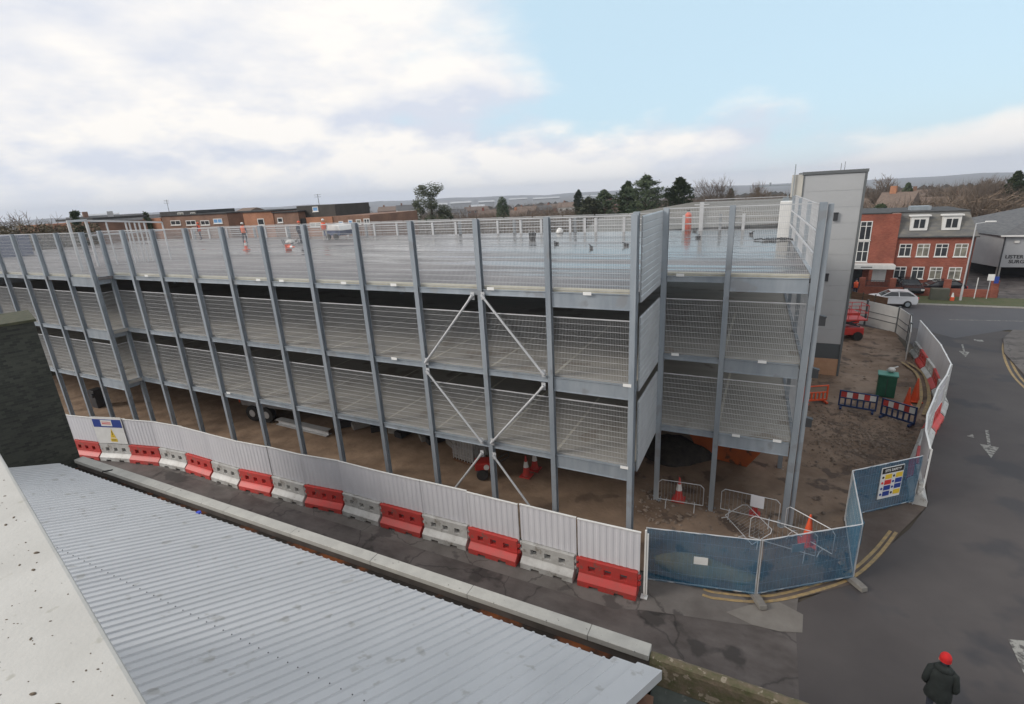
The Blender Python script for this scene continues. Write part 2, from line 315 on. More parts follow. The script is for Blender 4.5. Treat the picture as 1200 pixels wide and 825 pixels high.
def build_terrain():
    rs = [0,6,15,30,50,70,90,110,130,150,175,200,240,280,330,400,480,580,700,850,1000,1200,1450,1700,2000,2300,2600,2900,3200,3500,3800,4000,4200,4400,4800,5500]
    n = 144; v = []; f = []
    for r in rs:
        for k in range(n):
            a = 2*math.pi*k/n; x = r*math.sin(a); y = r*math.cos(a); v.append((x,y,terrain_z(x,y)))
    for i in range(len(rs)-1):
        for k in range(n): f.append((i*n+k, (i+1)*n+k, (i+1)*n+(k+1)%n, i*n+(k+1)%n))
    me = bpy.data.meshes.new('ground'); me.from_pydata(v, [], f); me.materials.append(terr_m); me.update()
    me.polygons.foreach_set('use_smooth', [True]*len(f))
    o = bpy.data.objects.new('ground', me); COL.objects.link(o); struct(o)
build_terrain()
def sheet(name, poly, z, m, kind='structure'):
    b = MB(); b.add([(x,y,z) for x,y in poly], [tuple(range(len(poly)))]); o = b.build(name, m); struct(o, kind); return o
def ribbon(mb, pts, w, z):
    pts = [Vector((p[0],p[1],0)) for p in pts]; L = []
    for i,p in enumerate(pts):
        a = pts[max(0,i-1)]; c = pts[min(len(pts)-1,i+1)]; d = (c-a).normalized(); nn = Vector((-d.y,d.x,0))
        L.append((p+nn*w/2, p-nn*w/2))
    o = len(mb.v)
    for a,c in L: mb.v += [(a.x,a.y,z),(c.x,c.y,z)]
    for i in range(len(L)-1): mb.f.append((o+2*i,o+2*i+1,o+2*i+3,o+2*i+2)); mb.mi.append(mb.cur)
def smooth_pts(pts, n=6):
    out = []
    P = [pts[0]]+list(pts)+[pts[-1]]
    for i in range(1,len(P)-2):
        p0,p1,p2,p3 = [Vector((*p[:2],0)) for p in P[i-1:i+3]]
        for k in range(n):
            t = k/n; q = .5*((2*p1)+(p2-p0)*t+(2*p0-5*p1+4*p2-p3)*t*t+(-p0+3*p1-3*p2+p3)*t**3); out.append((q.x,q.y))
    out.append(tuple(pts[-1][:2])); return out
# roads and pavements
sheet('side_street', [(-75,-3),(1.6,-3),(1.6,14.3),(-75,14.3)], .004, asphalt_o)
sheet('road', [(1.6,-12),(40,-12),(40,38),(16.5,50),(16.8,58.85),(-60,58.85),(-60,52),(5,50.8),(9.9,47),(9.9,38),(8.6,31),(6.9,25.5),(6.2,21.5),(5.3,19.6),(3.9,17.3),(2.6,15.4),(1.6,14.3)], .008, asphalt_n)
sheet('cross_road', [(-60,52.5),(9,52.2),(13,47),(17,50.5),(70,50.5),(70,58.85),(-60,58.85)], .012, asphalt_f)
sheet('pavement', [(-75,12.05),(-3.2,12.05),(-2.4,12.35),(.2,12.9),(1.55,13.3),(1.7,14.6),(-75,14.6)], .010, pave_m)
sheet('pavement_patch', [(-.2,13.2),(.5,13.0),(1.2,13.05),(1.75,13.25),(1.8,13.95),(1.2,14.2),(.4,13.75)], .014, patch_m)
sheet('corner_footway', [(.6,14.0),(1.6,14.5),(3.1,15.75),(4.2,17.6),(5.0,19.3),(6.1,21.3),(5.4,22.0),(3.2,19.6),(2.6,16.2)], .018, mat('trodden_brown_asphalt',(.075,.055,.045),(.12,.095,.08),.8,.9,bump=.01))
ob = MB(); ob.box(-60,75,58.85,59.0,-.02,.13); o = ob.build('kerb', concrete); struct(o)
ob = MB(); ob.box(-60,24,59.0,62.9,-.02,.11); o = ob.build('grass_verge', grass_m); struct(o)
ob = MB(); ob.box(24,90,59.0,62.9,-.02,.11); o = ob.build('footpath', pave_m); struct(o)
sheet('surgery_forecourt', [(19.9,62.9),(90,62.9),(90,120),(19.9,120)], .02, asphalt_o)
sheet('front_yard', [(-40,62.9),(19.9,62.9),(19.9,90),(-40,90)], .016, asphalt_f)
ob = MB(); ob.prism([(17.2,50.2),(15.85,47.5),(14.75,43.5),(14.25,38.2),(15,30),(40,30),(40,50.2)], 'z', -.02, .11); o = ob.build('footway', pave_m); struct(o)
ym = MB()
for off in (0,.28):
    ribbon(ym, smooth_pts([(17.8,50.0-off*.3),(16.6-off,48.0),(15.5-off,45.3),(14.45-off,41.0),(13.95-off,37.4),(13.95-off,33)]), .13, .017)
o = ym.build('yellow_lines', yellow_l); struct(o)
ym = MB()
YL = [(-.9,13.62),(-.45,13.64),(.9,14.1),(2.3,15.2),(3.3,16.25),(4.15,17.7),(4.85,19.2)]
ribbon(ym, smooth_pts(YL), .10, .024); ribbon(ym, smooth_pts([(x-.14*min(1,max(0,x)/2.5)*1.2,y+.25-.05*max(0,x)) for x,y in YL]), .095, .024)
for xo in (0,.35): ribbon(ym, smooth_pts([(7.4+xo,30.2),(8.1+xo,32.5),(8.55+xo,35),(8.75+xo,37.2),(8.4+xo,39.2)]), .16, .215)
o = ym.build('yellow_lines', yellow_l); struct(o)
wm = MB()
def arrow(base, tip, w):
    a = Vector((*base,0)); b = Vector((*tip,0)); d = b-a; L = d.length; d.normalize(); n = Vector((-d.y,d.x,0)); z = .016
    P = lambda t,s: (*(a+d*t+n*s).xy[:], z)
    wm.add([P(0,-w*.2),P(0,w*.2),P(L*.58,w*.16),P(L*.58,-w*.16)], [(0,1,2,3)])
    wm.add([P(L*.58,-w),P(L*.58,w),P(L,0)], [(0,1,2)])
arrow((10.1,29.6),(9.4,26.5), .32); arrow((13.0,45.3),(12.4,42.1), .28)
wm.add([(14.0,46.5,.017),(14.5,46.4,.017),(14.55,46.9,.017),(14.05,47.0,.017)], [(0,1,2,3)])
wm.add([(9.1,28.6,.016),(9.35,28.5,.016),(9.4,28.9,.016)], [(0,1,2)])
wm.add([(6.45,9.5,.016),(6.6,15.1,.016),(7.3,15.3,.016),(12,15.5,.016),(12,9.5,.016)], [(0,1,2,3,4)])
wm.add([(14,53.0,.018),(24,54.4,.018),(24,54.55,.018),(14,53.12,.018)], [(0,1,2,3)])
o = wm.build('road_markings', white_l); struct(o)
# site earth: a bumpy sheet
def noise2(x,y):
    from mathutils import noise
    return noise.noise(Vector((x,y,0)))
SITE = [(-70,13.4),(-2.6,13.6),(.5,14.2),(3.0,15.95),(3.25,17.6),(3.3,19.4),(5.55,21.4),(6.2,23.2),(6.6,25.2),(7.9,29.4),(9.1,34),(9.4,38.5),(9.3,44),(9.4,47.5),(5,50.5),(-70,51)]
def inside(x,y,P):
    c = False; n = len(P); j = n-1
    for i in range(n):
        if ((P[i][1] > y) != (P[j][1] > y)) and x < (P[j][0]-P[i][0])*(y-P[i][1])/(P[j][1]-P[i][1])+P[i][0]: c = not c
        j = i
    return c
def dirt_z(x,y):
    if x > 1.2: a = .10+.07*max(0,1-abs(y-26)/5)
    elif y > 13.5 and x > -4: a = .07
    else: a = .03
    return .085 + a*(noise2(x*.55,y*.55)*.6 + noise2(x*1.9+9,y*1.9)*.35 + noise2(x*5,y*5+4)*.14)
def dirt_sheet(name, x0, x1, y0, y1, st, m, dz=0):
    v = []; f = []; nx = int((x1-x0)/st); ny = int((y1-y0)/st); idx = {}
    def vid(i,j):
        if (i,j) not in idx:
            x = x0+i*st; y = y0+j*st; idx[(i,j)] = len(v); v.append((x,y,dirt_z(x,y)-(.012 if st > .2 else 0)))
        return idx[(i,j)]
    for i in range(nx):
        for j in range(ny):
            if inside(x0+(i+.5)*st, y0+(j+.5)*st, SITE): f.append((vid(i,j),vid(i+1,j),vid(i+1,j+1),vid(i,j+1)))
    me = bpy.data.meshes.new(name); me.from_pydata(v, [], f); me.materials.append(m); me.update(); me.polygons.foreach_set('use_smooth', [True]*len(f))
    o = bpy.data.objects.new(name, me); COL.objects.link(o); struct(o)
dirt_sheet('site_mud', -5, 9.8, 13.9, 51, .14, dirt)
dirt_sheet('site_floor', -50.08, -4.7, 13.9, 30.0, .28, dirt)
rb = MB()
for k in range(3800):
    r = random.random()
    if r < .35: x = random.gauss(5.5,1.2); y = random.gauss(26.5,1.3)
    elif r < .6: x = random.gauss(4,1.4); y = random.uniform(23,30)
    elif r < .8: x = random.uniform(-4,6); y = random.gauss(17.6,1.3)
    else: x = random.uniform(1.5,9); y = random.uniform(17,47)
    if not inside(x,y,SITE): continue
    s_ = random.choice((.02,.03,.04,.05,.08)) * random.uniform(.6,1.5); z = dirt_z(x,y)+s_*.2
    q = [Vector((random.gauss(0,1),random.gauss(0,1),random.gauss(0,.6))).normalized()*s_*random.uniform(.7,1.3) for _ in range(6)]
    ax = [(1,0,0),(-1,0,0),(0,1,0),(0,-1,0),(0,0,.6),(0,0,-.6)]
    vs = [(x+a[0]*s_*random.uniform(.6,1.3), y+a[1]*s_*random.uniform(.6,1.3), z+a[2]*s_) for a in ax]
    rb.add(vs, [(0,2,4),(2,1,4),(1,3,4),(3,0,4),(2,0,5),(1,2,5),(3,1,5),(0,3,5)])
struct(rb.build('rubble', rub), 'stuff')
hm = MB()   # heap of spoil under the deck by the skip
rings = []
for i,(rr,zz) in enumerate([(1.5,.02),(1.25,.28),(.9,.55),(.5,.75),(.1,.82)]):
    rings.append([(-3.2+rr*1.25*math.cos(a)*(1+.18*math.sin(3*a+i)), 22.2+rr*.9*math.sin(a)*(1+.15*math.cos(4*a)), zz+.06*math.sin(5*a+i)) for a in [2*math.pi*k/18 for k in range(18)]])
hm.loft(rings); o = hm.build('spoil_heap', mat('dark_spoil', (.022,.02,.018), (.05,.042,.036), 3, .95, bump=.04, bscale=8), smooth=True); tag(o, 'dark heap of spoil on the ground beside the orange skip under the car park', 'soil heap')

rings = []
for i,(rr,zz) in enumerate([(1.5,.06),(1.1,.17),(.6,.22),(.1,.24)]):
    rings.append([(-1.0+rr*1.1*math.cos(a)*(1+.2*math.sin(2*a+i)), 14.75+rr*.42*math.sin(a)*(1+.2*math.cos(3*a)), zz+.02*math.sin(5*a+i)) for a in [2*math.pi*k/20 for k in range(20)]])
sm_ = MB(); sm_.loft(rings); o = sm_.build('sand_heap', mat('pale_sand', (.36,.29,.16), (.25,.19,.11), 1.6, .95, bump=.02, bscale=8), smooth=True); tag(o, 'flat heap of pale yellow sand behind the blue netting nearest the white hoarding', 'sand heap')
# ================================================================== CAR PARK
CP = thing('car_park', 'unfinished multi-storey car park of galvanised steel columns, mesh panels and open decks', 'car park')
D = {1: 3.33, 2: 6.17, 3: 9.0}
XM = [-30.7,-28.65,-26.2,-23.65,-21.12,-18.65,-16.2,-13.6,-11.1,-8.5,-6.05,-3.40]
XA = [-65.3,-62.8,-60.3,-57.8,-55.3,-52.8,-50.3,-47.8,-45.3,-42.8,-40.3,-37.85,-35.4,-33.05,-30.6]
XC = [-3.17,-1.13,1.40]
YM, YA, YC, YB = 14.6, 13.75, 18.1, 36.8
TOPZ = 11.27
deckpoly = [(-66,YA+.1),(-30.55,YA+.1),(-30.55,YM+.1),(-3.35,YM+.1),(-3.35,YC+.1),(1.43,YC+.1),(1.03,31.0),(.9,YB),(-66,YB)]
for k,z in D.items():
    b = MB(); b.prism(deckpoly[::-1], 'z', z-.16, z-.01); b.build('deck', deck_top_m if k == 3 else deck_low_m, CP)
    if k < 3:
        for x in XM[1:]+XA[2:]+XC[1:2]:
            y0_ = YM if x < -4 else YC
            if x > -3.5 and x < -3.3: continue
            MB().box(x-.05,x+.05,y0_+.4,y0_+7,z-.012,z-.004).build('deck_joint', joint_m, CP)
    s_ = MB()
    for x in range(-56,2,5): s_.box(x-.08,x+.08,YC+.4,YB-.4,z-.52,z-.165)
    for y in (20.5,24.5,28.5,32.5): s_.box(-59,.8,y-.08,y+.08,z-.42,z-.163)
    s_.build('soffit_beam', dark_steel, CP)
MB().box(-66.2,-66.0,YA+.2,YB,0,8.8).build('end_wall', clad_b, CP)
def hcol(x, y, z0, z1, w=.17, dpt=.20, face='y'):
    b = MB()
    if face == 'y':
        b.box(x-w/2,x+w/2,y-dpt/2,y-dpt/2+.016,z0,z1); b.box(x-w/2,x+w/2,y+dpt/2-.016,y+dpt/2,z0,z1); b.box(x-.006,x+.006,y-dpt/2+.0165,y+dpt/2-.0165,z0,z1)
    b.box(x-.19,x+.19,y-.19,y+.19,z0,z0+.025)
    for sx in (-.14,.14):
        for sy in (-.14,.14): b.cone((x+sx,y+sy,z0+.02),(x+sx,y+sy,z0+.09),.015,.015,6)
    # cleats where the beams arrive
    for z in D.values():
        if z < z1-.5 and z > z0: b.box(x-.10,x+.10,y+dpt/2+.001,y+dpt/2+.012,z-.3,z+.02)
    return b
cols = [(x,YM) for x in XM] + [(x,YA) for x in XA] + [(x,YC) for x in XC[:2]]
for x,y in cols: hcol(x, y, .05, TOPZ).build('column', galv, CP)
hcol(-3.42, YM+.27, .05, TOPZ+.05, .16,.16).build('column', galv, CP)
b = MB(); b.box(1.24,1.44,YC-.13,YC-.114,.05,TOPZ); b.box(1.334,1.346,YC-.1135,YC+.1135,.05,TOPZ); b.box(1.24,1.44,YC+.114,YC+.13,.05,TOPZ); b.box(1.47,1.61,YC-.06,YC+.09,.05,TOPZ-.05); b.box(1.14,1.68,YC-.26,YC+.3,.05,.08); b.build('corner_column', galv, CP)
for x in list(range(-58,0,5)): hcol(x, YB, 0, 10.0).build('column', galv, CP)
for x in (-57,-45,-33,-21,-9): hcol(x, 26, 0, 8.7, .25,.25).build('column', galv_d, CP)
EX = lambda y: 1.36-(y-18.3)*.031
for y in (22.4,26.7,31.0): hcol(EX(y), y, 0, TOPZ-.15).build('column', galv, CP)
def edge_beam(x0, x1, y, z, dep, top=False):
    b = MB(); t = .012
    b.box(x0,x1,y-.045,y-.045+t,z-dep+t,z-t); b.box(x0,x1,y-.075,y+.07,z-t,z); b.box(x0,x1,y-.075,y+.07,z-dep,z-dep+t)
    b.build('edge_beam', galv, CP)
wires = {}
def mesh_panel(x0, x1, y, z0, z1, par, axis='x', vs=.05, name='mesh_panel'):
    L = x1-x0; key = (round(L,2), round(z1-z0,2), vs, axis)
    if key not in wires:
        b = MB(); H = z1-z0
        def bx(u0,u1,w0,w1,h0,h1):
            if axis == 'x': b.box(u0,u1,w0,w1,h0,h1)
            else: b.box(w0,w1,u0,u1,h0,h1)
        n = int(L/vs)
        for i in range(n+1):
            u = L*i/n; bx(u-.0028,u+.0028,-.0028,.0028,0,H)
        nh = int(round(H/.19))
        for j in range(nh+1):
            h = H*j/nh; bx(0,L,-.0085,-.0035,h-.0038,h+.0038); bx(0,L,.0035,.0085,h-.0038,h+.0038)
        bx(-.0,L,-.018,-.0105,H-.03,H)
        o = b.build(name, galv_l, par); wires[key] = o
    else:
        o = wires[key].copy(); COL.objects.link(o)
    o.location = (x0,y,z0) if axis == 'x' else (y,x0,z0); return o
def bay(x0, x1, y, deep):
    a, c = x0+.09, x1-.09
    for k,z in D.items():
        edge_beam(a, c, y+.02, z, .47 if deep else .19)
        mesh_panel(a, c, y+.07, z+.06, {1:5.42,2:8.2,3:11.25}[k], CP)
        b = MB(); b.box(a,c,y+.10,y+.30,z-.008,z+.095 if k == 3 else z+.03); b.build('edge_kerb', cream if k == 3 else deck_low_m, CP)
xs = XM
for i in range(len(xs)-1): bay(xs[i], xs[i+1], YM, i == len(xs)-2)
for i in range(len(XA)-1): bay(XA[i], XA[i+1], YA, i == len(XA)-2)
bay(XC[0], XC[1], YC, False); bay(XC[1], XC[2]-.1, YC, True)
# small white tags on some beams, base plates
for x,y,z in [(-4.9,YM-.03,9.0),(-8.2,YM-.03,9.04),(-12.2,YM-.03,9.05),(-14.6,YM-.03,9.05),(-18.0,YM-.03,9.05),(-19.4,YM-.03,9.05),(-27.5,YM-.03,9.05),(-3.65,YM-.03,6.2),(-12.6,YM-.03,6.2),(-3.7,YM-.03,3.36),(-2.8,YC-.03,6.2),(-.0,YC-.03,6.2),(-.6,YC-.03,3.38),(.7,YC-.03,3.4),(-2.75,YC-.03,9.04),(-23.2,YM-.03,3.4)]:
    b = MB(); b.box(x,x+.26,y-.085,y-.078,z-.04,z+.06); b.build('white_tag', white_tag, CP)
# braces
B3 = [((-8.78,8.78),(-10.95,6.25)),((-8.38,8.8),(-6.28,6.3)),((-10.95,5.86),(-8.85,3.38)),((-6.3,5.84),(-8.4,3.42)),((-8.88,2.85),(-10.95,.12)),((-8.36,2.86),(-6.25,.12))]
for (x0,z0),(x1,z1) in B3:
    b = MB(); a = Vector((x0,YM-.16,z0)); c = Vector((x1,YM-.16,z1)); b.cone(a,c,.042,.042,10)
    for p,q in ((a,c),(c,a)):
        d = (q-p).normalized(); b.bar(p-d*.12, p+d*.22, .014, .13, up=(0,1,0)) if False else b.box(p.x-.07,p.x+.07,YM-.115,YM-.10,p.z-.13,p.z+.13)
        b.cone(p-d*.05,p+d*.12,.055,.055,10)
    b.build('brace', galv_l, CP)
# corner return cladding (x = -3.3) and the small return of the forward bay
def return_clad(x, y0, y1, face):
    for k,z in D.items():
        zt = {1:5.52,2:8.26,3:11.2}[k]; zb = z-.30
        b = MB(); n = int((zt-zb)/.2)
        for j in range(n):
            h0 = zb+(zt-zb)*j/n; h1 = zb+(zt-zb)*(j+1)/n
            b.prism([(x,h0),(x+.02*face,h0+.012),(x+.02*face,h1-.03),(x,h1-.012)], 'y', y0, y1)
        b.box(x-.03,x-.002,y0,y1,zb,zt)
        b.build('cladding_panel', clad_b, CP)
return_clad(-3.27, YM+.36, YC-.12, 1)
for k,z in D.items():
    b = MB(); b.box(-30.66,-30.65,YA+.12,YM-.12,z-.36,z); b.box(-30.70,-30.58,YA+.12,YM-.12,z+.001,z+.012); b.box(-30.70,-30.58,YA+.12,YM-.12,z-.372,z-.361); b.build('edge_beam', galv, CP)
    mesh_panel(YA+.12, YM-.12, -30.64, z+.05, {1:5.42,2:8.2,3:11.2}[k], CP, axis='y')
b = MB(); b.box(-3.35,-3.17,YM+.12,YM+.2,.6,11.3); 
# east facade mesh and beams
for (y0,y1) in ((YC+.2,22.3),(22.5,26.6),(26.8,30.9)):
    for k,z in D.items():
        o = mesh_panel(y0, y1, EX(y0)+.04, z+.05, {1:5.42,2:8.2,3:11.15}[k], CP, axis='y'); o.rotation_euler = (0,0,.031)
        b = MB(); b.bar((EX(y0),y0,z-.15),(EX(y1),y1,z-.15),.012,.3); b.bar((EX(y0),y0,z+.008),(EX(y1),y1,z+.008),.14,.012); b.build('edge_beam', galv, CP)
b = MB(); b.bar((EX(18.4)-.09,18.4,9.7),(EX(30.9)-.09,30.9,9.7),.06,.06); b.bar((EX(18.4)-.09,18.4,10.4),(EX(30.9)-.09,30.9,10.4),.05,.05); b.build('guard_rail', galv_l, CP)
for y,z in ((16.7,7.75),):
    pass
for z in (7.7,5.96,4.22):
    b = MB(); b.box(1.60,1.78,YC-.08,YC+.06,z-.16,z+.10); b.prism([(1.60,z+.1),(1.80,z+.1),(1.80,z+.13),(1.60,z+.18)],'y',YC-.09,YC+.08); b.build('flood_lamp', dark_steel, CP)
# back guard rail with posts and mesh
for i in range(24):
    x0 = -58+i*2.45; x1 = x0+2.45
    if x0 > -1.8: break
    mesh_panel(x0+.05, x1-.05, YB-.15, 9.03, 10.22, CP, name='rail_mesh')
b = MB()
for z in (9.45,9.85): b.bar((-58,YB-.22,z),(.6,YB-.22,z),.05,.06)
b.build('guard_rail', galv_l, CP)
for x in [-58,-55,-52,-49,-46,-43,-40.5,-37.6,-35,-31.8,-29.27,-25.51,-23.22,-19.33,-17.32,-15.6,-13.28,-12.16,-11.33,-9.28,-5.25,-1.6]:
    b = MB(); b.box(x-.09,x+.09,YB-.32,YB-.24,8.99,10.0); b.build('rail_post', galv_l, CP)
b = MB(); b.box(-4.28,-4.02,YB-.4,YB-.25,8.99,10.8); b.box(-4.6,-3.7,YB-.41,YB-.38,10.62,10.68); b.build('rail_post', galv_l, CP)
# taller mesh on the back right, over the ramp
for i in range(2): mesh_panel(-4.0+i*2.45, -1.6+i*2.45, YB-.1, 9.0, 10.95, CP, name='rail_mesh')
# ramp guard frame standing on the roof deck, left
o3 = lambda px,py: onz(px,py,9.0)
rg = thing('ramp_guard', 'tall galvanised steel goal-shaped frame with long rails on the roof deck at left', 'guard frame')
pA = Vector((-33.2,15.2,9)); 
pa = at(87,285,15.6); pb = at(108,285,17.2)
b = MB(); za = at(87,258,15.6).z; zb_ = at(101,257,17.2).z
for p in (pa,pb): b.bar((p.x,p.y,8.99),(p.x,p.y,za),.12,.12)
b.bar((pa.x,pa.y,za-.05),(pb.x,pb.y,za-.05),.12,.12); b.build('portal_frame', galv_l, rg)
b = MB(); q = at(190,262,20.5); q.z = za-.45
b.bar((pb.x,pb.y,za-.08),q,.1,.1); b.bar((pb.x,pb.y,za-.95),(q.x,q.y,za-.95),.08,.08)
for t in (.25,.5,.55,.62,.68,.75,1): p = Vector((pb.x,pb.y,0)).lerp(Vector((q.x,q.y,0)),t); b.bar((p.x,p.y,9),(p.x,p.y,za-.1-.35*t),.07,.07)
b.build('rail', galv_l, rg)

# ================================================================== STAIR TOWER
T = thing('stair_tower', 'tall narrow stair tower clad in smooth light grey panels with dark edges', 'tower', (0,0,0))
TX0,TX1,TY0,TY1,TH = 1.45,4.52,35.4,41.5,12.28
b = MB(); nz = 11
for i in range(nz):
    z0 = 2.15+(TH-2.35)*i/nz; z1 = 2.15+(TH-2.35)*(i+1)/nz
    b.box(TX0+.06,TX1-.09,TY0,TY0+.12,z0+.008,z1-.008)
b.box(TX0+.07,TX1-.1,TY0+.02,TY0+.1,2.15,TH-.2); b.build('front_cladding', tower_clad, T)
b = MB(); b.box(TX0+.02,TX0+.3,TY0+.121,TY1,.0,TH-.16); b.box(TX1-.3,TX1-.02,TY0+.121,TY1,0,TH-.16); b.box(TX0+.3,TX1-.3,TY1-.3,TY1,0,TH-.16); b.box(TX0+.3,TX1-.3,TY0+.121,TY0+.3,1.2,TH-.16); b.build('side_wall', tower_side, T)
b = MB(); b.box(TX0-.06,TX1+.06,TY0-.07,TY0+.14,TH-.17,TH); b.box(TX0-.06,TX1+.06,TY0+.14,TY1+.05,TH-.155,TH-.01); b.box(TX1-.085,TX1+.03,TY0-.04,TY0+.12,0,TH-.17); b.box(TX0,TX0+.055,TY0-.04,TY0+.118,2.2,TH-.17); b.build('trim', trim_grey, T)
b = MB(); b.box(TX0+.06,TX1-.09,TY0+.005,TY0+.12,1.2,2.14); b.build('plinth', plinth_grey, T)
b = MB(); b.box(TX0+.06,TX1-.09,TY0-.01,TY0+.1,.02,1.19); b.build('board', osb, T)
for x,z in ((3.29,9.74),(3.22,6.23)):
    b = MB(); b.box(x-.11,x+.11,TY0-.14,TY0-.001,z-.22,z+.18); b.prism([(x-.12,z+.18),(x+.12,z+.18),(x+.12,z+.24),(x-.12,z+.24)],'y',TY0-.17,TY0-.001); b.build('wall_lamp', dark_steel, T)
b = MB()
for x,h in ((3.3,.38),(3.48,.45)): b.cone((x,TY0+.6,TH-.1),(x,TY0+.6,TH+h),.015,.012,6)
b.build('roof_rod', dark_steel, T)
b = MB(); b.box(TX0-.55,TX0+.01,TY0+.4,TY0+1.6,10.9,TH-.12); b.box(TX0-.45,TX0+.01,TY0+.5,TY0+.9,9.2,10.9); b.build('side_box', tower_side, T)
b = MB(); b.bar((TX0-.6,TY0+.5,11.6),(TX0-2.3,TY0+.5,11.62),.06,.06); b.cone((TX0-1.7,TY0+.5,11.63),(TX0-1.7,TY0+.5,11.8),.06,.06,6); b.bar((TX0-.45,TY0+.3,9.3),(TX0-.45,TY0+.3,12.75),.05,.05); b.box(TX0-.95,TX0-.62,TY0+.35,TY0+.55,10.2,10.9); b.bar((TX0-.7,TY0+.45,9.2),(TX0-.7,TY0+.45,11.2),.06,.06); b.build('bracket', galv_d, T)
o = MB().box(.35,.93,31.0,31.9,9.0,10.85).build('site_cabinet', white_p, bevel=.02); tag(o, 'upright white box standing at the back corner of the roof deck by the grey tower', 'cabinet')

# ================================================================== ROOF-DECK THINGS
def skin_body(name, joints, edges, parent, m, root=0, sub=1):
    me = bpy.data.meshes.new(name); me.from_pydata([j[0] for j in joints], edges, []); me.update()
    o = bpy.data.objects.new(name, me); COL.objects.link(o); o.parent = parent
    sk = o.modifiers.new('skin','SKIN')
    for i,j in enumerate(joints):
        sv = me.skin_vertices[0].data[i]; r = j[1]; sv.radius = r if hasattr(r,'__len__') else (r,r); sv.use_root = (i == root)
    sk.use_smooth_shade = True
    ss = o.modifiers.new('sub','SUBSURF'); ss.levels = sub; ss.render_levels = sub
    me.materials.append(m); return o
def person(name, label, loc, rz, pose='stand', top=hiviz, hat=white_p, legs=navy, bend=0):
    P = thing(name, label, 'person', loc, rz)
    st = .12
    J = [((0,0,.95),(.15,.11)),((0,0,1.15),(.15,.105)),((0,.0,1.38),(.17,.11)),((0,0,1.5),.06),((0,.01,1.60),(.085,.095)),((0,.02,1.70),(.075,.09)),
         ((.10,0,.90),.10),((.11,st*.7,.50),.065),((.11,st*.2,.09),.045),((.11,st*1.7,.04),.04),
         ((-.10,0,.90),.10),((-.11,-st*.4,.50),.065),((-.11,-st*1.2,.09),.045),((-.11,st*.2,.04),.04),
         ((.21,0,1.40),.06),((.27,-.02,1.12),.046),((.24,.10,.90),.035),((.23,.16,.82),(.04,.02)),
         ((-.21,0,1.40),.06),((-.27,-.02,1.12),.046),((-.24,.10,.90),.035),((-.23,.16,.82),(.04,.02))]
    E_ = [(0,1),(1,2),(2,3),(3,4),(4,5),(0,6),(6,7),(7,8),(8,9),(0,10),(10,11),(11,12),(12,13),(2,14),(14,15),(15,16),(16,17),(2,18),(18,19),(19,20),(20,21)]
    skin_body('body', J, E_, P, legs)
    b = MB(); n = 14
    def ring(z,rx,ry,cy=0): return [(rx*math.cos(2*math.pi*k/n), cy+ry*math.sin(2*math.pi*k/n), z) for k in range(n)]
    b.loft([ring(.88,.20,.145),ring(1.05,.195,.14),ring(1.25,.215,.15),ring(1.42,.225,.135),ring(1.50,.10,.08)]); b.build('vest', top, P, smooth=True)
    b = MB(); b.ball((0,.01,1.68),(.115,.13,.125),12,6,zmin=-.1); b.build('hard_hat' if hat is not redwool else 'hat', hat, P, smooth=True)
    b = MB(); b.ball((0,.03,1.60),(.085,.10,.12),12,8); b.build('face', skin, P, smooth=True)
    return P
p = onz(288,285,9); person('person', 'person in orange vest standing at the back of the roof deck, beside a cone', p, R_(20))
p = onz(236,281,9); person('person', 'person in red-orange jacket far back on the roof deck left of the other workers', p, R_(120), top=orange_pl, hat=orange_pl)
p = onz(382,282,9); person('person', 'person in orange jacket and pale trousers beside the trailer on the roof deck', p, R_(200), legs=white_pl, top=orange_pl)
p = onz(354,286,9); person('person', 'person in dark clothes bending over tools on the roof deck', p, R_(260), top=navy, hat=orange_pl)
# trailer
p = onz(398,280,9); t = thing('equipment_trailer', 'small white-topped blue trailer parked at the back of the roof deck', 'trailer', p, R_(-8))
b = MB(); b.prism([(-1.1,.35),(1.0,.35),(1.15,.75),(-1.15,.75)],'y',-.7,.7); b.build('lower_body', blue_pl, t)
b = MB(); b.prism([(-1.25,.76),(1.2,.76),(1.0,1.15),(-.2,1.3),(-1.2,1.25)],'y',-.72,.72); b.build('cover', white_p, t, bevel=.05)
for x in (-.5,.5):
    b = MB(); b.cone((x,-.8,.26),(x,-.62,.26),.26,.26,14); b.build('wheel', rubber, t)
def cone_thing(loc, label, h=.9, m=None, rz=0, lying=False, sleeve=True):
    t = thing('traffic_cone', label, 'traffic cone', loc, rz, None)
    mm = m or red_pl
    b = MB(); b.box(-h*.24,h*.24,-h*.24,h*.24,0,.05); b.build('base', mm, t)
    b = MB(); b.cone((0,0,.05),(0,0,h),h*.17,h*.025,16); b.build('body', mm, t, smooth=False)
    if sleeve: b = MB(); b.cone((0,0,h*.45),(0,0,h*.72),h*.119,h*.074,16); b.build('reflective_sleeve', white_p, t)
    if lying: t.rotation_euler = (R_(88),0,rz); t.location.z += .2
    return t
cone_thing(onz(338,293,9), 'orange cone lying on its side on the roof deck, in front of the tools', .9, orange_pl, R_(80), True)
cone_thing(onz(289,293,9), 'short orange cone standing in front of the worker on the roof deck at left', .75, orange_pl)
p = onz(341,287,9); t = thing('tool_pile', 'pile of tools and white bag on the roof deck beside the bending worker', 'tools', p)
b = MB(); b.ball((0,0,.18),(.5,.3,.25),8,5,zmin=0); b.build('bag', white_pl, t); b = MB()
for k in range(14): a = random.uniform(0,3.1); x = random.uniform(-.9,.9); y = random.uniform(-.4,.4); b.bar((x,y,.05),(x+.6*math.cos(a),y+.6*math.sin(a),random.uniform(.05,.5)),.06,.05)
b.build('tool', dark_steel, t)
t = thing('gas_cylinder', 'red gas cylinder against the tall post at the back right of the roof deck', 'gas cylinder', onz(806,269,9))
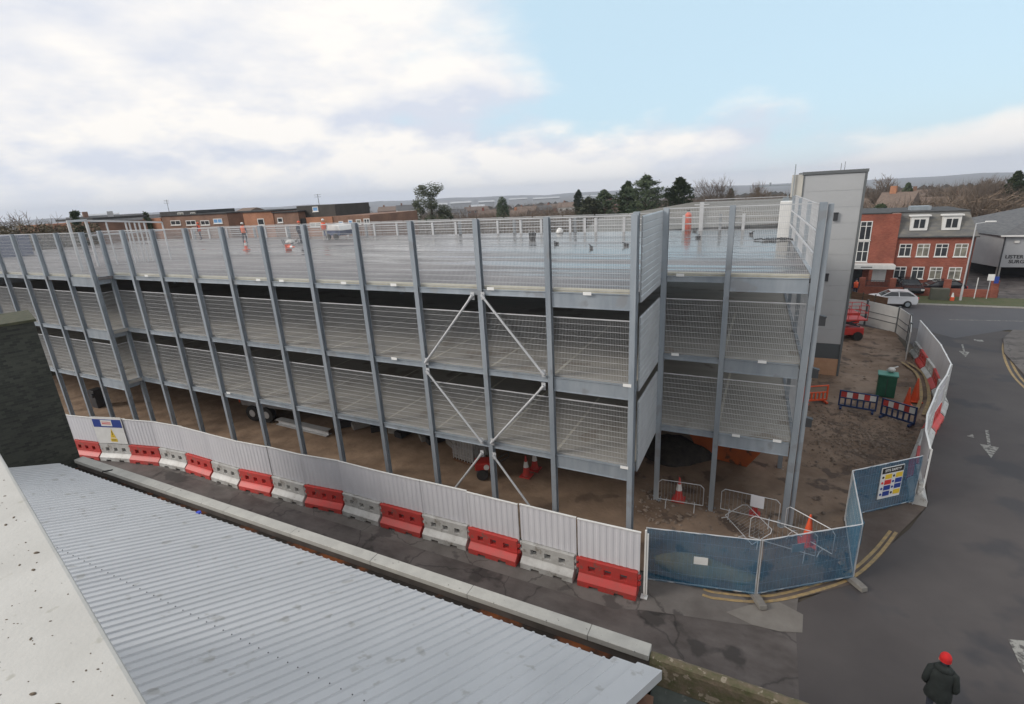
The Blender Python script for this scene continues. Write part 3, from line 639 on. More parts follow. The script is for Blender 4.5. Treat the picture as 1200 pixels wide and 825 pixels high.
b = MB(); b.cone((0,0,0),(0,0,1.0),.22,.22,16); b.cone((0,0,1.0),(0,0,1.15),.22,.08,16); b.build('bottle', orange_pl, t); b = MB(); b.cone((0,0,1.15),(0,0,1.3),.05,.05,8); b.box(-.1,.1,-.03,.03,1.22,1.27); b.build('valve', dark_steel, t)
b = MB(); b.ball((0,0,.0),(.28,.28,.38),12,6,zmin=0); o = b.build('sack', white_p, smooth=True); o.location = onz(656,273,9); tag(o, 'small white sack on the wet roof deck right of the eleventh column', 'sack')
t = thing('bucket', 'dark bucket of fixings on the wet roof deck near the middle', 'bucket', onz(624,281,9)); b = MB(); b.cone((0,0,0),(0,0,.45),.2,.26,14); b.build('pail', dark_steel, t); b = MB(); b.tube([(.26,0,.44),(.15,0,.62),(-.15,0,.62),(-.26,0,.44)],.015,5); b.build('handle', galv_l, t)
b = MB()
t = thing('debris_pile', 'scatter of dark offcuts on the roof deck at the right end', 'offcuts', onz(908,282,9))
for k in range(16): a = random.uniform(0,3.1); x = random.uniform(-1,1); y = random.uniform(-.4,.4); b.bar((x,y,.04),(x+.4*math.cos(a),y+.4*math.sin(a),.08),.09,.06)
b.build('offcut', dark_steel, t)
for i,(px,py) in enumerate([(814,271),(818,279),(693,291),(734,288),(652,286),(880,275)]):
    b = MB(); b.box(-.12,.12,-.08,.08,0,.12); b.bar((0,0,.1),(.2,.1,.2),.05,.04); o = b.build('drain_fitting', dark_steel); o.location = onz(px,py,9); o.rotation_euler = (0,0,i)
    tag(o, 'small dark fitting on the wet roof deck, ' + ORD[[4,3,1,2,0,5][i]] + ' from the left of six', 'fitting', 'small dark fittings on the roof deck')
t = thing('site_container', 'dark blue container at the far left of the roof deck', 'container', (onz(10,303,9).x-4.6,onz(13,303,9).y+1.2,9.0), 0)
b = MB()
for k in range(20): b.box(-3+k*.3,-2.85+k*.3,-1.2,1.2,.1,1.7)
b.box(-3,3,-1.16,1.16,0,1.75); b.build('box_body', blue_pl, t)

# ================================================================== HOARDING WITH BARRIERS
def barrier_meshes():
    L = 1.84; h = .96
    b = MB()
    # base with fork slots
    prof = [(-.27,.09),(.27,.09),(.27,.22),(.14,.36),(.09,.40),(-.09,.40),(-.14,.36),(-.27,.22)]
    b.prism(prof, 'x', -L/2, L/2)
    for x0,x1 in ((-L/2,-.55),(-.25,.25),(.55,L/2)): b.box(x0,x1,-.269,.269,0,.0895)
    # upper wall with three square through-holes
    b.box(-L/2,L/2,-.085,.085,.401,.52); b.box(-L/2,L/2,-.085,.085,.74,h)
    hs = [-.5,0,.5]; xs_ = [-L/2]+[v for c in hs for v in (c-.11,c+.11)]+[L/2]
    for i in range(0,len(xs_),2): b.box(xs_[i],xs_[i+1],-.084,.084,.5205,.7395)
    # hinge lugs
    for z in (.45,.70): b.cone((L/2+.03,0,z),(L/2+.03,0,z+.12),.07,.07,10)
    for z in (.57,.83): b.cone((-L/2-.03,0,z),(-L/2-.03,0,z+.11),.07,.07,10)
    b.box(-.8,-.5,-.05,.05,h,h+.012); b.box(.45,.7,-.05,.05,h,h+.012)
    return b
def panel_mesh(L=1.965, H=1.46):
    b = MB(); n = int(L/.1); pts = []
    for i in range(n):
        x0 = -L/2+L*i/n; w = L/n; d = .009 if i % 2 else -.0
        pts += [(x0+.012,d),(x0+w-.012,d)]
    poly = pts + [(p[0],p[1]+.004) for p in pts[::-1]]
    o = len(b.v); m = len(pts)
    for z in (0,H):
        for p in pts: b.v.append((p[0],p[1]-.01,z))
    for i in range(m-1): b.f.append((o+i,o+i+1,o+m+i+1,o+m+i)); b.mi.append(0)
    return b
def hoard_proto(mred):
    t = thing('hoarding_barrier', '', 'barrier')
    barrier_meshes().build('barrier_body', mred, t, bevel=.012)
    panel_mesh().build('hoarding_panel', hoard, t).location = (0,.02,1.0)
    b = MB()
    for x in (-.93,.93): b.box(x-.022,x+.022,.035,.09,.5,2.46)
    b.box(-.98,.98,-.012,.05,2.46,2.49); b.box(-.9,.9,.032,.055,1.03,1.07); b.box(-.9,.9,.032,.055,1.9,1.94)
    b.build('panel_frame', white_p, t); return t
pr = hoard_proto(red_pl); pw = hoard_proto(white_pl)
for q_ in (pr, pw): q_.scale = (1,1,.92)
base = [(-2.62,12.84),(-4.62,12.80),(-6.62,12.78),(-8.62,12.82),(-10.6,12.82),(-12.5,12.78),(-14.5,12.80),(-16.4,12.62),(-18.4,12.60),(-20.3,12.50),(-22.3,12.50),(-24.25,12.56),(-26.2,12.42),(-28.05,12.05),(-29.9,11.55),(-31.75,11.25),(-33.6,11.3),(-35.5,11.4)]
used = {'r':0,'w':0}; tot = len(base)-1
for i in range(tot):
    a = Vector((*base[i+1],.072)); c = Vector((*base[i],.072)); mid = (a+c)/2; ang = math.atan2(c.y-a.y,c.x-a.x)
    red = i % 2 == 0; key = 'r' if red else 'w'
    nth = used[key]; used[key] += 1
    cn = 'red' if red else 'white'
    lab = f'{cn} barrier under white hoarding, ' + ('nearest of all to the blue mesh fence' if i == 0 else f'{ORD[nth]} {cn} one from the blue mesh fence')
    pos = (mid.x, mid.y, .012)
    src = pr if red else pw; ang += random.uniform(-.02,.02); pos = (pos[0], pos[1]+random.uniform(-.03,.03), pos[2])
    if nth == 0: src.location = pos; src.rotation_euler = (0,0,ang); src['label'] = lab; src['group'] = 'barriers with white hoarding along the side street'
    else: dup(src, pos, ang, lab, 'barriers with white hoarding along the side street')
# sign board on the hoarding at left
i = 14; 
a = Vector((*base[15],0)); c = Vector((*base[14],0)); ang = math.atan2(c.y-a.y,c.x-a.x)
a = Vector((*base[14],0)); c = Vector((*base[13],0)); ang = math.atan2(c.y-a.y,c.x-a.x); mid = (a+c)/2
sg = thing('site_sign', 'white site board with blue band and yellow warning triangle on the hoarding at left', 'sign', (mid.x+.0,mid.y-.02,1.0), ang)
b = MB(); b.box(-.9,.9,-.055,-.03,-.05,1.4); b.build('board', white_p, sg)
b = MB(); b.box(-.86,.86,-.062,-.056,.85,1.28); b.build('blue_band', sign_blue, sg)
b = MB(); b.box(-.36,.3,-.069,-.063,.92,1.24); b.build('white_plate', white_p, sg)
b = MB(); b.box(-.30,.24,-.073,-.070,1.02,1.07); b.box(-.30,.24,-.073,-.070,1.12,1.15); b.build('red_bar', sign_red, sg)
b = MB(); b.prism([(-.02,.28),(.30,.28),(.14,.78)],'y',-.062,-.056); b.box(-.06,.34,-.062,-.056,.06,.24); b.build('warning_triangle', sign_yel, sg)
b = MB(); b.box(.125,.155,-.066,-.063,.42,.64); b.box(.125,.155,-.066,-.063,.34,.38); b.box(0,.28,-.066,-.063,.12,.14); b.box(0,.28,-.066,-.063,.18,.2); b.build('warning_mark', sign_blk, sg)

# right-hand curved hoarding along the road
RP = [(5.85,21.3),(6.05,22.95),(6.45,24.7),(7.0,26.4),(7.55,28.2),(8.35,30.3),(8.95,32.2),(9.15,34.1),(9.35,36.0),(9.42,38.0),(9.5,40.0),(9.55,41.9)]
for i in range(len(RP)-1):
    a = Vector((*RP[i],0)); c = Vector((*RP[i+1],0)); mid = (a+c)/2; ang = math.atan2(c.y-a.y,c.x-a.x)+math.pi
    red = i in (1,4,7,9)
    cn = 'red' if red else 'white'
    o = dup(pr if red else pw, (mid.x,mid.y,.02), ang, f'{cn} barrier in the curved roadside hoarding, {ORD[i]} panel going back from the blue fence', 'barriers of the curved hoarding beside the road', scale=(c-a).length/1.93 if False else None)
    o.scale = ((c-a).length/1.94,1,.96)
# white posts at the near end of both hoardings
b = MB(); b.box(-.025,.025,-.025,.025,0,2.4); b.box(-.1,.1,-.1,.1,0,.02); b.box(.045,.085,-.02,.02,.1,2.3); o = b.build('fence_post', white_p); o.location = (-2.5,12.86,.012); tag(o, 'white end post of the hoarding where it meets the blue mesh fence', 'post')

# plain grey boards with dark posts at the far end of the site
BP = [(5.6,50.6),(7.7,49.6),(9.45,47.4),(9.7,44.9),(9.2,42.2),(8.75,39.9)]
for i in range(len(BP)-1):
    a = Vector((*BP[i],0)); c = Vector((*BP[i+1],0)); d = c-a; L = d.length; ang = math.atan2(d.y,d.x)
    t = thing('site_board', f'plain pale board at the far end of the site, {ORD[i]} from the red lift', 'fence panel', (a.x,a.y,.05), ang, 'board panels at the far end of the site')
    b = MB(); b.box(.08,L-.08,-.02,.02,.02,2.0); b.build('board', hoard_b, t)
    b = MB(); b.box(.08,L-.08,-.04,-.021,.66,.72); b.box(.08,L-.08,-.04,-.021,1.15,1.2); b.box(.08,L-.08,.021,.04,.66,.72); b.build('rail', trim_grey, t)
    b = MB(); b.box(-.07,.07,-.07,.07,0,2.1); b.build('post', trim_grey, t)

# ================================================================== BLUE MESH FENCE
def heras(a, c, netm, label, k, extra=None):
    a = Vector((*a,0)); c = Vector((*c,0)); d = c-a; L = d.length; ang = math.atan2(d.y,d.x)
    t = thing('mesh_fence_panel', label, 'fence panel', (a.x,a.y,.03), ang, None)
    b = MB()
    for x in (.03,L-.03): b.cone((x,0,0),(x,0,2.05),.021,.021,8)
    b.cone((.03,0,2.03),(L-.03,0,2.03),.021,.021,8); b.cone((.03,0,.16),(L-.03,0,.16),.021,.021,8); b.build('frame', galv_l, t)
    b = MB(); n = int(L/.12)
    for i in range(n): b.cone((.05+(L-.1)*i/n,0,.16),(.05+(L-.1)*i/n,0,2.03),.003,.003,3,False)
    for z in (.5,.9,1.3,1.7): b.cone((.03,0,z),(L-.03,0,z),.003,.003,3,False)
    b.build('wire', galv_l, t)
    b = MB(); nx = 24; nz = 8; o = 0
    for j in range(nz+1):
        for i in range(nx+1):
            x = .05+(L-.1)*i/nx; z = .14+1.92*j/nz; b.v.append((x,-.03+.012*math.sin(i*1.3+j*.7)+.01*math.sin(j*2.1+i*.4),z-(.03*math.sin(i*.5)**2 if j==nz else 0)))
    for j in range(nz):
        for i in range(nx): q = j*(nx+1)+i; b.f.append((q,q+1,q+nx+2,q+nx+1)); b.mi.append(0)
    b.build('netting', netm, t, smooth=True)
    return t, L
def fence_foot(x, y, rz, lab):
    b = MB(); b.prism([(-.36,0),(.36,0),(.33,.13),(.12,.15),(-.12,.15),(-.33,.13)],'y',-.11,.11); o = b.build('concrete_block', mat_foot, bevel=.01); o.location = (x,y,.028); o.rotation_euler = (0,0,rz); tag(o, lab, 'fence foot', 'concrete feet of the blue mesh fence')
mat_foot = mat('dirty_concrete_block', (.14,.13,.12), (.20,.19,.17), 5, .9)
BF = [(-2.62,13.45),(.55,14.1),(3.22,16.0),(3.32,19.3),(5.72,21.35)]
t1,L1 = heras(BF[0],BF[1],blue_net,'blue netted fence panel with a small white notice, next to the white hoarding',0)
t2,L2 = heras(BF[1],BF[2],blue_net,'blue netted fence panel on the corner beside the yellow lines',1)
t3,L3 = heras(BF[2],BF[3],blue_net2,'bright blue netted fence panel seen edge on, running back from the corner',2)
t4,L4 = heras(BF[3],BF[4],blue_net,'blue netted fence panel carrying the site safety board',3)
fence_foot(.6,13.98,R_(-60),'concrete fence foot lying across the yellow lines below the corner of the blue fence')
fence_foot(3.25,15.85,R_(-50),'small concrete fence foot under the right end of the blue fence corner')
o = MB().box(-.2,.2,-.01,.0,-.13,.13).build('notice', white_p); o.location = (-1.02,13.72,1.15); o.rotation_euler = (0,0,R_(12)); tag(o, 'small white notice fixed to the blue netting nearest the white hoarding', 'notice')
o = MB().box(-.2,.2,-.01,.0,-.14,.14).build('notice', hoard_b); o.location = (1.55,14.95,1.5); o.rotation_euler = (0,0,R_(35)); tag(o, 'small grey notice behind the blue netting at the corner', 'notice')
# safety board
ang = math.atan2(BF[4][1]-BF[3][1], BF[4][0]-BF[3][0]); mid = Vector((BF[3][0],BF[3][1],0)).lerp(Vector((BF[4][0],BF[4][1],0)), .56)
sb = thing('safety_board', 'white site safety board with yellow, red and blue blocks on the blue fence', 'sign', (mid.x+.05*math.sin(ang), mid.y-.05*math.cos(ang), 1.28), ang)
b = MB(); b.box(-.5,.5,-.02,0,-.62,.66); b.build('board', white_p, sb)
b = MB(); b.box(-.48,.48,-.026,-.021,.42,.64); b.build('header', sign_blk, sb)
text_mesh('SITE SAFETY', .135, white_p, sb, Matrix.Translation((0,-.030,.53)) @ Matrix.Rotation(R_(90),4,'X'))
rows = [(.27,sign_yel,sign_yel),(.04,sign_red,sign_blue),(-.19,sign_blue,sign_blue),(-.43,sign_blue,sign_yel)]
for z,m1,m2 in rows:
    for x,m in ((-.14,m1),(.34,m2)):
        b = MB(); b.box(x-.17,x+.13,-.026,-.021,z-.09,z+.10); b.build('colour_block', m, sb)
        b = MB(); b.prism([(x-.26+.05*math.cos(a),z+.05*math.sin(a)) for a in [2*math.pi*k/10 for k in range(10)]],'y',-.026,-.021); b.build('symbol', sign_blk if m is sign_yel else m, sb)

# ================================================================== CROWD BARRIERS, CONES, SITE BITS
def crowd_barrier(p, q, label, lean=0):
    a = Vector((*p,0)); c = Vector((*q,0)); d = c-a; L = d.length; ang = math.atan2(d.y,d.x)
    t = thing('crowd_barrier', label, 'crowd barrier', ((a.x+c.x)/2,(a.y+c.y)/2,.09), ang, 'metal crowd barriers under the corner of the car park'); t.rotation_euler = (lean,0,ang)
    h = L/2; r = .014
    b = MB(); b.tube([(-h,0,.22),(-h,0,.95),(-h+.12,0,1.08),(h-.12,0,1.08),(h,0,.95),(h,0,.22),(-h,0,.22)],r,6); b.build('frame', galv_l, t)
    b = MB(); n = 14
    for i in range(1,n): x = -h+L*i/n; b.cone((x,0,.22),(x,0,1.08),.0035,.0035,4,False)
    b.build('bar', galv_d, t)
    for x in (-h+.3,h-.3):
        b = MB(); b.tube([(x,-.28,0),(x,-.2,.16),(x,0,.22),(x,.2,.16),(x,.28,0)],r,6); b.build('foot', galv_l, t)
    return t
crowd_barrier((-3.04,17.82),(-1.4,17.95),'crowd barrier standing behind the two back columns, furthest left of its group')
crowd_barrier((-.78,18.0),(1.15,17.9),'crowd barrier with a white plate hung on it, between the two right columns')
crowd_barrier((.25,16.65),(2.2,16.4),'crowd barrier standing nearest the blue fence, in front of the corner column')
crowd_barrier((1.35,17.7),(2.7,16.7),'crowd barrier running diagonally behind the leaning orange cone')
crowd_barrier((-.75,17.7),(.2,16.3),'crowd barrier fallen over on the rubble between the columns', R_(-62))
o = MB().box(-.22,.22,-.02,0,-.24,.24).build('hung_plate', hoard); o.location = (.42,17.85,1.0); o.rotation_euler = (0,0,R_(-6)); tag(o, 'white plate hung on the crowd barrier between the two right columns', 'plate')
C_ = cone_thing
C_((-2.34,18.34,.1), 'red and white traffic cone standing behind the crowd barrier, between the back columns', 1.0)
C_((.38,18.39,.1), 'traffic cone whose red base shows under the white hung plate', .8)
C_((-8.7,17.77,.1), 'nearer of two red and white traffic cones under the deck right of the cross brace', 1.0)
C_((-8.58,18.42,.1), 'farther of two red and white traffic cones under the deck right of the cross brace', 1.0)
C_((2.03,17.27,.1), 'plain orange cone behind the blue fence, leaning beside the corner column', 1.15, orange_pl, sleeve=False)
C_((7.3,31.45,.12), 'wide orange cone beside the green box, nearer of the two', 1.05, orange_pl, sleeve=False)
C_((7.8,32.35,.12), 'tall orange cone by the yellow lines, farther of the two beside the green box', 1.3, orange_pl, sleeve=False)
def ch8(p, q, m, label, boards=True):
    a = Vector((*p,0)); c = Vector((*q,0)); d = c-a; L = d.length; ang = math.atan2(d.y,d.x)
    t = thing('plastic_road_barrier', label, 'road barrier', ((a.x+c.x)/2,(a.y+c.y)/2,.12), ang)
    h = L/2; b = MB()
    b.box(-h,h,-.03,.03,.10,.20); b.box(-h,h,-.03,.03,.56,.62); b.box(-h,h,-.03,.03,.94,1.0)
    n = 7
    for i in range(n): x = -h+(L-.08)*i/(n-1); b.box(x,x+.08,-.029,.029,.2,.56)
    for x in (-h,h-.08): b.box(x,x+.08,-.0285,.0285,.62,.94)
    b.build('frame', m, t, bevel=.01)
    for x in (-h+.15,h-.15):
        b = MB(); b.box(x-.05,x+.05,-.28,.28,0,.09); b.build('foot', m, t)
    if boards:
        for i in range(6):
            b = MB(); x0 = -h+.09+(L-.18)*i/6; b.box(x0,x0+(L-.18)/6,-.036,-.031,.64,.93); b.box(x0,x0+(L-.18)/6,.031,.036,.64,.93); b.build('reflective_board', white_p if i % 2 else red_pl, t)
ch8((4.05,30.15),(5.72,29.85), blue_pl, 'blue road barrier with red and white boards, left one by the green box')
ch8((5.84,29.6),(7.12,28.7), blue_pl, 'blue road barrier with red and white boards, right one by the green box')
ch8((2.4,30.1),(3.6,30.75), orange_pl, 'orange plastic road barrier beside the corner column', False)
# green cabinet
g = thing('green_cabinet', 'green metal box with a pale object on top, beside the blue barriers', 'cabinet', (6.55,32.85,.1), R_(-8))
MB().box(-.42,.42,-.36,.36,0,1.22).build('body', green_box, g, bevel=.02)
MB().box(-.47,.47,-.41,.41,1.222,1.30).build('lid', mat('green_lid',(.045,.19,.14),(.06,.22,.17),3,.5), g, bevel=.02)
b = MB(); b.box(-.015,.015,-.375,-.361,.1,1.1); b.build('door_seam', dark_steel, g)
b = MB(); b.ball((0,0,.14),(.2,.16,.16),10,6); b.cone((-.2,.05,.1),(.3,.1,.34),.05,.03,8); o = b.build('plastic_bottle', white_pl, smooth=True); o.location = (6.7,33.05,1.40); tag(o, 'pale plastic container lying on top of the green box', 'container')
# orange skip
sk = thing('skip', 'rusty orange skip partly hidden under the deck at the right', 'skip', (-.85,22.9,.12), R_(-12))
b = MB(); th = .05
def skip_side(y): 
    b.prism([(-1.0,0),(1.0,0),(1.75,1.25),(-1.75,1.25)],'y',y,y+th)
skip_side(-.85); skip_side(.80)
b.prism([(-1.0,0),(-.95,0),(-1.70,1.25),(-1.75,1.25)],'y',-.80,.80); b.prism([(.95,0),(1.0,0),(1.75,1.25),(1.70,1.25)],'y',-.80,.80); b.box(-1,1,-.8,.8,0,.05)
b.build('body', orange_steel, sk); b = MB(); b.box(-1.8,1.8,-.93,-.86,1.2,1.28); b.box(-1.8,1.8,.86,.93,1.2,1.28); b.build('rim', orange_steel, sk)
# trailer/truck, beam, tank, machine under the deck
tk = thing('tipper_truck', 'grey truck body on twin wheels parked in the dark under the deck at left', 'truck', (-25.0,18.7,.1), R_(6))
b = MB(); b.prism([(-2.0,.9),(2.2,.9),(2.9,1.9),(2.9,2.3),(-2.2,2.3)],'y',-1.0,1.0); b.build('body', mat('dull_white_body',(.30,.30,.30),(.22,.22,.22),2,.6), tk, bevel=.03)
b = MB(); b.box(-2.0,3.5,-.5,.5,.65,.88); b.build('chassis', dark_steel, tk)
for x in (-1.2,-.15):
    for y in (-.95,.95):
        b = MB(); b.cone((x,y-.14,.48),(x,y+.14,.48),.47,.47,20); w = b.build('wheel', rubber, tk); b = MB(); s_ = -1 if y < 0 else 1; b.cone((x,y+s_*.141,.48),(x,y+s_*.16,.48),.22,.2,14); b.build('rim', galv_l, w)
b = MB(); b.box(-2.28,-2.21,-.9,-.5,1.0,1.7); b.build('tail_lamp', orange_pl, tk)
gb = MB(); gb.box(-2,2,-.2,.2,.28,.31); gb.box(-2,2,-.015,.015,.03,.28); gb.box(-2,2,-.2,.2,0,.03); o = gb.build('steel_beam', galv_l); o.location = (-22.3,17.7,.12); o.rotation_euler = (0,0,R_(-2)); tag(o, 'loose steel beam lying on the earth under the deck', 'steel beam')
t = thing('ribbed_crate', 'pale ribbed bulk crate under the deck left of the cross brace', 'crate', (-11.8,18.2,.1), R_(-10))
MB().box(-.6,.6,-.5,.5,.15,1.25).build('tank', white_pl, t, bevel=.04)
b = MB()
for i in range(8): x = -.6+1.2*i/7; b.box(x-.015,x+.015,-.53,-.501,.12,1.27); b.box(x-.015,x+.015,.501,.53,.12,1.27)
for i in range(7): y = -.5+1.0*i/6; b.box(-.63,-.601,y-.015,y+.015,.12,1.27); b.box(.601,.63,y-.015,y+.015,.12,1.27)
for z in (.4,.8,1.2): b.box(-.63,.63,-.545,-.531,z,z+.03)
b.build('cage', galv_l, t); b = MB(); b.box(-.62,.62,-.52,-.4,0,.12); b.box(-.62,.62,.4,.52,0,.12); b.box(-.62,.62,-.06,.06,0,.12); b.build('pallet', timber, t)
t = thing('site_roller', 'small red pedestrian roller behind the cross brace column', 'roller', (-10.3,17.1,.12), R_(30))
b = MB(); b.cone((-.2,-.35,.25),(-.2,.35,.25),.25,.25,18); b.build('drum', dark_steel, t); b = MB(); b.box(-.5,.35,-.3,.3,.45,.8); b.build('engine_cover', red_steel, t, bevel=.04); b = MB(); b.tube([(.3,-.2,.6),(1.0,-.2,1.0),(1.0,.2,1.0),(.3,.2,.6)],.02,6); b.build('handle', dark_steel, t)
b = MB(); b.cone((0,-.31,.62),(0,-.36,.62),.12,.12,12); b.build('pulley_guard', white_p, t)
for k in range(9):
    b = MB()
    x = -20.5+k*1.0+random.uniform(-.3,.3); y = random.uniform(18.7,19.6); b.box(-.5,.5,-.25,.25,0,.3); b.box(-.3,.4,-.2,.2,.301,.5)
    o = b.build('stacked_material', concrete if k % 2 else dark_steel); o.location = (x,y,.1); o.rotation_euler = (0,0,random.uniform(0,3)); tag(o, f'low block of building material in the dark under the deck, {ORD[k]} of nine', 'material', 'building material stored in the dark under the deck')
b = MB(); b.box(-.35,.35,-.3,.3,0,1.2); b.cone((.3,-.3,.9),(.3,-.45,.9),.15,.15,10); o = b.build('control_box', dark_steel, bevel=.02); o.location = at(122,489,15.5).xy.to_3d(); o.location.z = .1; tag(o, 'dark control box behind the hoarding near the site sign', 'control box')

# red lift platform near the tower
lf = thing('scissor_lift', 'red access lift with railed platform standing behind the grey tower', 'access lift', (5.6,44.6,.1), R_(15))
MB().box(-1.2,1.2,-.6,.6,.4,.95).build('chassis', red_steel, lf, bevel=.03)
for x in (-.8,.8):
    for y in (-.62,.62):
        b = MB(); b.cone((x,y-.1,.33),(x,y+.1,.33),.33,.33,16); b.build('wheel', rubber, lf)
b = MB()
for s0 in (-1,1):
    b.bar((-1*s0,-.3,1.0),(1*s0,-.3,1.5),.06,.1); b.bar((-1*s0,.3,1.0),(1*s0,.3,1.5),.06,.1)
b.build('scissor_arm', dark_steel, lf)
MB().box(-1.3,1.3,-.65,.65,1.52,1.62).build('platform', red_steel, lf)
b = MB()
for z in (2.1,2.65): b.tube([(-1.28,-.63,z),(1.28,-.63,z),(1.28,.63,z),(-1.28,.63,z),(-1.28,-.63,z)],.025,6)
for x in (-1.28,-.64,0,.64,1.28):
    for y in (-.63,.63): b.cone((x,y,1.6),(x,y,2.65),.022,.022,6)
b.build('railing', red_steel, lf)
bt = thing('brick_pallet', 'pile of reddish pallets and trays behind the tower base', 'pallets', (6.0,47.6,.1), R_(20))
for k in range(5): b = MB(); b.box(-.8,.8,-.6,.6,.3*k,.3*k+.22); b.build('tray', red_steel if k % 2 == 0 else timber, bt)
st = thing('stacked_grey_crates', 'grey crates stacked behind the red lift', 'crates', (5.3,49.4,.1), R_(5))
for k,(x,z) in enumerate([(-.6,0),(.6,0),(-.2,.9)]): MB().box(x-.55,x+.55,-.5,.5,z,z+.85).build('crate', galv_d, st, bevel=.03)
tr = thing('timber_screen', 'dark brown timber screen of upright boards in front of the white car', 'fence', (0,0,0))
for i in range(3):
    a = Vector((7.6,58.2,0)).lerp(Vector((10.1,55.6,0)), i/3); c = Vector((7.6,58.2,0)).lerp(Vector((10.1,55.6,0)), (i+1)/3-.01)
    b = MB(); b.bar((a.x,a.y,.62),(c.x,c.y,.62),.06,1.15); b.build('board_panel', timber, tr)
    b = MB(); b.bar((a.x,a.y,0),(a.x,a.y,1.3),.1,.1); b.build('post', bark, tr)

# ================================================================== NEAR BUILDINGS: roof, coping, parapet, walls
RB = thing('low_roofed_building', 'low building with a sloping pale grey ribbed metal roof and concrete coping', 'building')
dvx, dvy, dvz = -.306/.952, -1.0, .317      # up the slope, per metre of -y
def rp(x, t, up=0): return (x+dvx*t, 6.8-t, 4.1+dvz*t+up)
b = MB(); x = -21.6; x1 = -1.86; p = .226; prof = []
while x < x1:
    prof += [(x,0),(x+.150,0),(x+.166,.030),(x+.196,.030),(x+.212,0)]; x += p
prof.append((x,0)); n = len(prof); TS = [0,1.6,1.605,4.4,4.405,6.6]
for t_ in TS:
    up = 0.004 if t_ in (1.605,) else 0
    for (px_,h) in prof: b.v.append(rp(px_, t_, h))
for k in range(len(TS)-1):
    for i in range(n-1): b.f.append((k*n+i,k*n+i+1,(k+1)*n+i+1,(k+1)*n+i)); b.mi.append(0)
b.build('ribbed_roof', roof_sheet, RB)
b = MB()       # fixings on the ribs along two purlin lines
for tt in (2.9,5.2):
    x = -21.6
    while x < x1-.1:
        q = rp(x+.181, tt, .030); b.cone(q,(q[0],q[1],q[2]+.014),.011,.008,6); x += p
struct(b.build('roof_fixing', dark_steel, RB), 'stuff')
b = MB(); a0 = rp(x1+.0,0,.004); 
def verge(s0, s1, h0, h1, name, m):
    b = MB(); ring = []
    for t_ in (-.12 if s1 > .4 else 0, 6.6):
        ring.append([rp(x1+s0,t_,h0),rp(x1+s1,t_,h0),rp(x1+s1,t_,h1),rp(x1+s0,t_,h1)])
    b.loft(ring); b.build(name, m, RB, bevel=.008)
verge(-.02,.42,-.01,.014,'flat_flashing', roof_sheet); verge(.40,.82,-.14,.075,'verge_capping', roof_sheet)
b = MB(); b.loft([[rp(-21.75,-.0,-.05),rp(-20.9,-.0,-.05),rp(-20.9,-.0,.05),rp(-21.75,-.0,.05)],[rp(-21.75,6,-.05),rp(-20.9,6,-.05),rp(-20.9,6,.05),rp(-21.75,6,.05)]]); b.build('end_flashing', roof_sheet, RB)
MB().box(-21.2,-1.30,6.55,7.22,3.70,3.74).build('gutter', gutter_m, RB)
b = MB(); b.box(-21.2,-1.25,7.222,7.41,0,3.93); b.build('parapet_wall', mat('grimy_parapet_render',(.06,.052,.046),(.11,.095,.085),1.2,.9,bump=.004), RB)
cb = MB()
xx = -20.75; ks = 0
while xx < -1.3:
    w = min(2.62, -1.28-xx); ks += 1
    c_ = MB(); c_.box(xx+.004,xx+w-.004,7.17,7.45,3.94+.001*(ks%2),4.06+.002*(ks%3)); c_.build('coping_stone', coping_m, RB, bevel=.01); xx += w
b = MB(); b.box(-20.7,-1.7,.2,6.5,0,3.65); b.build('wall', brick_brown, RB)
b = MB(); b.box(-1.68,-1.1,.3,6.75,0,3.69); b.build('end_wall', brick_brown, RB)
b = MB(); bt_ = rp(-9.2,.22,.03)
o = MB().cone((0,0,0),(0,0,.06),.07,.06,10).build('bottle_cap', mat('bright_blue_plastic',(.02,.06,.5),rough=.4)); o.location = onz(233,602,4.1); tag(o, 'bright blue plastic lid lying in the gutter edge of the ribbed roof', 'litter')
o = MB().box(-.14,.14,-.03,.03,0,.02).build('slate_scrap', dark); o.location = onz(126,552,4.062); o.rotation_euler = (0,0,.8); tag(o, 'dark scrap lying on the coping near the dark brick wall', 'litter')
# mossy wall continuing to the right
mw = MB(); nx = 60
rings = []
for i in range(nx+1):
    x = -1.27+5*i/nx; j = lambda s: .012*noise2(x*7+s,s*3)
    rings.append([(x,7.19+j(1),0),(x,7.43+j(2),0),(x,7.43+j(2),3.93+j(3)),(x,7.34+j(4),3.99+j(5)),(x,7.22+j(6),3.98+j(7)),(x,7.19+j(1),3.9+j(8))])
mw.loft(rings); o = mw.build('mossy_wall', moss_m); tag(o, 'mossy weathered wall continuing right of the pale coping', 'wall')
b = MB(); b.box(-1.19,3.7,1.0,7.18,0,3.45); o = b.build('flat_roof_annex', mat('algae_stained_felt',(.05,.06,.055),(.085,.10,.09),2,.8,spots=(.16,.17,.16),sscale=5,sthr=.63)); tag(o, 'low annex with a dark algae-stained flat roof behind the mossy wall', 'building')
# dark brick wall on the left
dw = MB(); ax, ay = .306, .952
P0 = Vector((-20.72,7.35,0)); P1 = P0-Vector((ax,ay,0))*5.5; out = Vector((-ay,ax,0))*2.5
dw.loft([[(q.x,q.y,z) for q in (P0,P1,P1+out,P0+out)] for z in (0,8.9)]); 
W_ = thing('dark_brick_building', 'tall soot-black brick wall at the left edge of the roof', 'wall'); dw.build('wall', brick_dark, W_)
dc = MB(); e = .05
dc.loft([[(q.x,q.y,z) for q in (P0+Vector((e,e,0)),P1+Vector((e,-e,0)),P1+out,P0+out+Vector((-e,e,0)))] for z in (8.9,8.98)]); dc.build('capping', mat('dark_mossy_cap',(.035,.04,.022),(.07,.07,.04),6,.95), W_)
